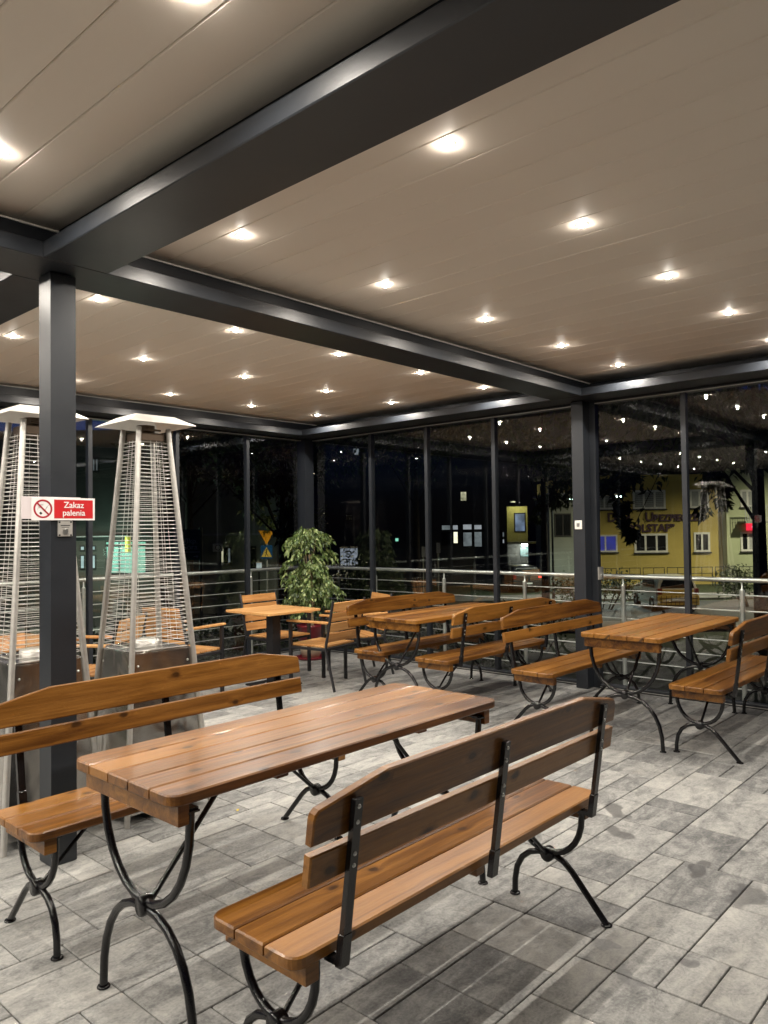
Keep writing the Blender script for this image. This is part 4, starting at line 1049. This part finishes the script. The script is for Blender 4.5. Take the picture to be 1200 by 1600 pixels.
# red car far away: just its tail light is noticed, still a whole car
cc = make_car('dark car on the street left of the middle post with a lit red tail light', P(8.0, 43, STREET), OUT_RZ+R(8), plain('car_dark', (0.03, 0.03, 0.035), 0.3, 0, 0.03, 2, 0.5), plain('car_dark_lower', (0.03, 0.03, 0.03), 0.4))
lt = [o for o in KIDS(cc) if o.name.startswith('tail_light')]
lt[1].data = lt[1].data.copy(); lt[1].data.materials.clear(); lt[1].data.materials.append(emit('lit_tail', (1.0, 0.05, 0.03), 1.6)); lt[1].scale = (1.0, 1, 0.45); lt[1].location.z += 0.5

# ================================================================== TREES
M['bark'] = plain('bark', (0.035, 0.028, 0.022), 0.95, 0, 0.3, 12, 0, 0.6)
def tree(name, label, s, d, trunk_r, H, blobs, leaf=(0.20, 0.09), seed=1, zfork=None, lean=0.0, cat='tree'):
    rng = random.Random(seed)
    t = thing(name, label, cat, P(s, d, STREET), OUT_RZ)
    zf = zfork or H*0.45
    mb = MB(); mb.tube([(0, 0, -0.1), (0.02, 0, 0.3), (lean*0.4, 0, zf*0.6), (lean, 0, zf), (lean*1.1, 0.1, H*0.85)], [trunk_r*1.25, trunk_r, trunk_r*0.85, trunk_r*0.72, trunk_r*0.2], 12)
    items = []
    for (bx_, by, bz, rx, ry, rz, n) in blobs:
        c = Vector((bx_, by, bz)); st = Vector((lean, 0, min(zf+0.1, bz)))
        mid = st.lerp(c, 0.55)+Vector((0, 0, max(0.3, (zf+1.6-bz)*0.9)))
        mb.tube([st, mid, c], [trunk_r*0.25, trunk_r*0.12, trunk_r*0.05], 7)
        subs = []
        for k in range(max(3, n//45)):
            u = Vector((rng.gauss(0, 1), rng.gauss(0, 1), rng.gauss(0, 1))).normalized()*rng.uniform(0.45, 1.0)
            subs.append((c+Vector((u.x*rx, u.y*ry, u.z*rz)), u))
            mb.tube([c, c.lerp(subs[-1][0], 0.9)], [trunk_r*0.07, trunk_r*0.03], 4)
        for k in range(n//5):
            f_ = rng.random()**0.6; p = mid.lerp(c, f_)+Vector((rng.gauss(0, .12), rng.gauss(0, .12), rng.gauss(0, .10)-0.1)); items.append((p, Vector((rng.uniform(-.8, .8), rng.uniform(-.8, .8), rng.uniform(-1.2, -.1)))))
        for k in range(n):
            sc, u = rng.choice(subs)
            p = sc+Vector((rng.gauss(0, .28)*rx*0.6, rng.gauss(0, .28)*ry*0.6, rng.gauss(0, .28)*rz*0.6))
            items.append((p, u*0.5+Vector((rng.uniform(-.7, .7), rng.uniform(-.7, .7), rng.uniform(-1.1, 0.1)))))
    mb.build('trunk', M['bark'], t)
    tag(leaf_cloud('crown', M['treeleaf'], t, items, leaf[0], leaf[1], rng), kind='stuff')
    return t
def blobs_px(s, d, lst):
    """(right offset from trunk m, height above street m, radius x, radius z, leaves)"""
    return [(a, random.uniform(-.8, .8), z, rx, rx, rz, n) for (a, z, rx, rz, n) in lst]
# big chestnut at the right; trunk seen at px 1175-1195
s0, d0 = 9.8, 20.0
tree('chestnut_tree', 'large dark chestnut tree at the right whose leaves hang before the yellow building', s0, d0, 0.20, 11.0,
     blobs_px(s0, d0, [(-3.0, 5.2, 1.0, 0.5, 420), (-3.7, 4.35, 0.5, 0.42, 230), (-3.35, 3.5, 0.42, 0.30, 170), (-4.2, 5.6, 0.8, 0.6, 260), (-1.9, 5.55, 0.9, 0.42, 360), (-1.0, 5.1, 0.7, 0.55, 300), (-1.05, 4.3, 0.4, 0.5, 150), (-0.4, 5.6, 1.0, 0.6, 380), (-2.2, 6.9, 1.6, 0.9, 700), (-0.6, 7.6, 1.8, 1.2, 800), (1.4, 6.6, 1.6, 1.4, 600), (-3.8, 7.1, 1.3, 0.8, 420), (0.2, 9.4, 2.2, 1.3, 700)]),
     (0.26, 0.11), 3, 5.2)
tree('street_tree', 'dark leafy tree behind the potted plant in the glass corner', -3.2, 24, 0.16, 9.0,
     blobs_px(0, 0, [(0, 5.5, 1.6, 1.1, 900), (-1.6, 6.6, 1.5, 1.0, 800), (1.5, 6.4, 1.5, 1.0, 700), (-3.2, 6.0, 1.5, 0.8, 700), (0.2, 8.0, 2.2, 1.2, 900), (-2.2, 8.2, 1.8, 1.0, 700), (2.8, 7.6, 1.6, 1.2, 500), (0.45, 3.5, 0.75, 0.8, 400), (0.9, 3.6, 0.8, 0.8, 400)]), (0.22, 0.10), 4, 3.2)
tree('street_tree', 'dark leafy tree over the crossing sign to the left of the plant', -7.4, 29, 0.18, 11.0,
     blobs_px(0, 0, [(0.5, 7.3, 2.0, 1.2, 900), (-1.4, 8.4, 1.4, 1.2, 800), (1.8, 8.6, 2.0, 1.4, 800), (0, 10.2, 2.0, 1.2, 900), (2.3, 6.2, 1.2, 0.9, 500), (2.5, 4.9, 0.6, 0.7, 240), (2.85, 4.05, 0.36, 0.22, 130), (-1.6, 6.4, 1.0, 0.7, 350)]), (0.24, 0.11), 5, 4.5)
tree('street_tree', 'dark leafy tree in the middle distance left of the middle post', 6.9, 33, 0.18, 10.5,
     blobs_px(0, 0, [(0, 6.9, 1.5, 1.3, 800), (0.6, 5.1, 0.7, 0.8, 330), (1.5, 6.3, 1.0, 1.3, 460), (-1.6, 8.4, 1.8, 1.3, 700), (1.6, 8.8, 2.0, 1.5, 800), (0.2, 10.2, 2.4, 1.2, 700), (-0.2, 4.2, 0.5, 0.4, 160)]), (0.24, 0.11), 6, 4.0)
tree('street_tree', 'dark leafy tree in the middle distance behind the second and third mullions', 1.6, 38, 0.2, 12.0,
     blobs_px(0, 0, [(0, 7.6, 2.4, 1.6, 1000), (-2.6, 8.8, 2.2, 1.5, 800), (2.4, 9.0, 2.2, 1.6, 800), (0, 11.2, 3.0, 1.4, 900)]), (0.26, 0.12), 7, 4.6)
def bush(label, s, d, w, h_, n, seed, name='shrub', cat='shrub'):
    rng = random.Random(seed); t = thing(name, label, cat, P(s, d, STREET), OUT_RZ)
    items = []; mb = MB()
    for k in range(9):
        a = rng.uniform(-w, w)*0.7; b = rng.uniform(-.4, .4); zt = h_*rng.uniform(0.55, 0.85)
        mb.tube([(a*0.5, b*0.5, -0.05), (a*0.8, b, zt*0.5), (a, b, zt)], [0.03, 0.02, 0.008], 5)
        for q_ in range(n//9):
            u = Vector((rng.gauss(0, 1), rng.gauss(0, 1), rng.gauss(0, 1))).normalized()*rng.uniform(.3, 1)
            items.append((Vector((a+u.x*w*0.4, b+u.y*0.6, max(0.1, zt*0.75+u.z*h_*0.35))), Vector((rng.uniform(-1, 1), rng.uniform(-1, 1), rng.uniform(-.6, 1)))))
    mb.build('stem', M['bark'], t); tag(leaf_cloud('foliage', M['treeleaf'], t, items, 0.14, 0.07, rng), kind='stuff')
bl = [('dark shrub below the railing behind the potted plant', -1.6, 16, 1.6, 2.0), ('dark shrub below the railing left of the potted plant', -3.9, 17, 1.5, 1.9), ('dark shrub below the railing in front of the shop block', 1.2, 17, 1.6, 1.8),
      ('wide dark shrub left of the parked car', 9.2, 33.5, 2.0, 1.9), ('dark shrub right of the parked car under the chestnut tree', 16.5, 34, 2.4, 2.2), ('dark shrub below the railing left of the middle post', 4.0, 22, 1.8, 1.6), ('dark shrub at the left below the pale house', -7.5, 19, 1.6, 1.5)]
for k, (lab, s, d, w, h_) in enumerate(bl): bush(lab, s, d, w, h_, 1500, 20+k)
# white wall seen through leaves by the plant; its lit look is emissive colour
nw = thing('white_kiosk', 'small white kiosk with a self-glowing wall glimpsed through leaves right of the potted plant', 'kiosk', P((544-600)*20/1195., 27, STREET), OUT_RZ)
Kk = 27/1195.
nw.location = P((543.5-600)*Kk, 27, STREET)
MB().box(-12.5*Kk, 12.5*Kk, 0.02, 1.2, 0, 3.5-(884-833)*Kk-0.01).build('base', M['darkrender'], nw)  # unlit lower part, its shade painted as a dark colour
MB().box(-12.5*Kk, 12.5*Kk, 0, 1.2, 3.5-(884-833)*Kk, 3.5-(857-833)*Kk).build('wall', emit_var('glowing_white_wall', (0.60, 0.66, 0.78), (0.10, 0.12, 0.15), 0.30, 7), nw)
MB().box(-13.5*Kk, 13.5*Kk, -0.2, 1.4, 3.5-(857-833)*Kk+0.004, 3.5-(855.5-833)*Kk).build('roof', M['roof'], nw)
bush('sparse dark shrub in front of the glowing white kiosk', (546-600)*24/1195., 24, 0.8, 3.3, 1300, 44)
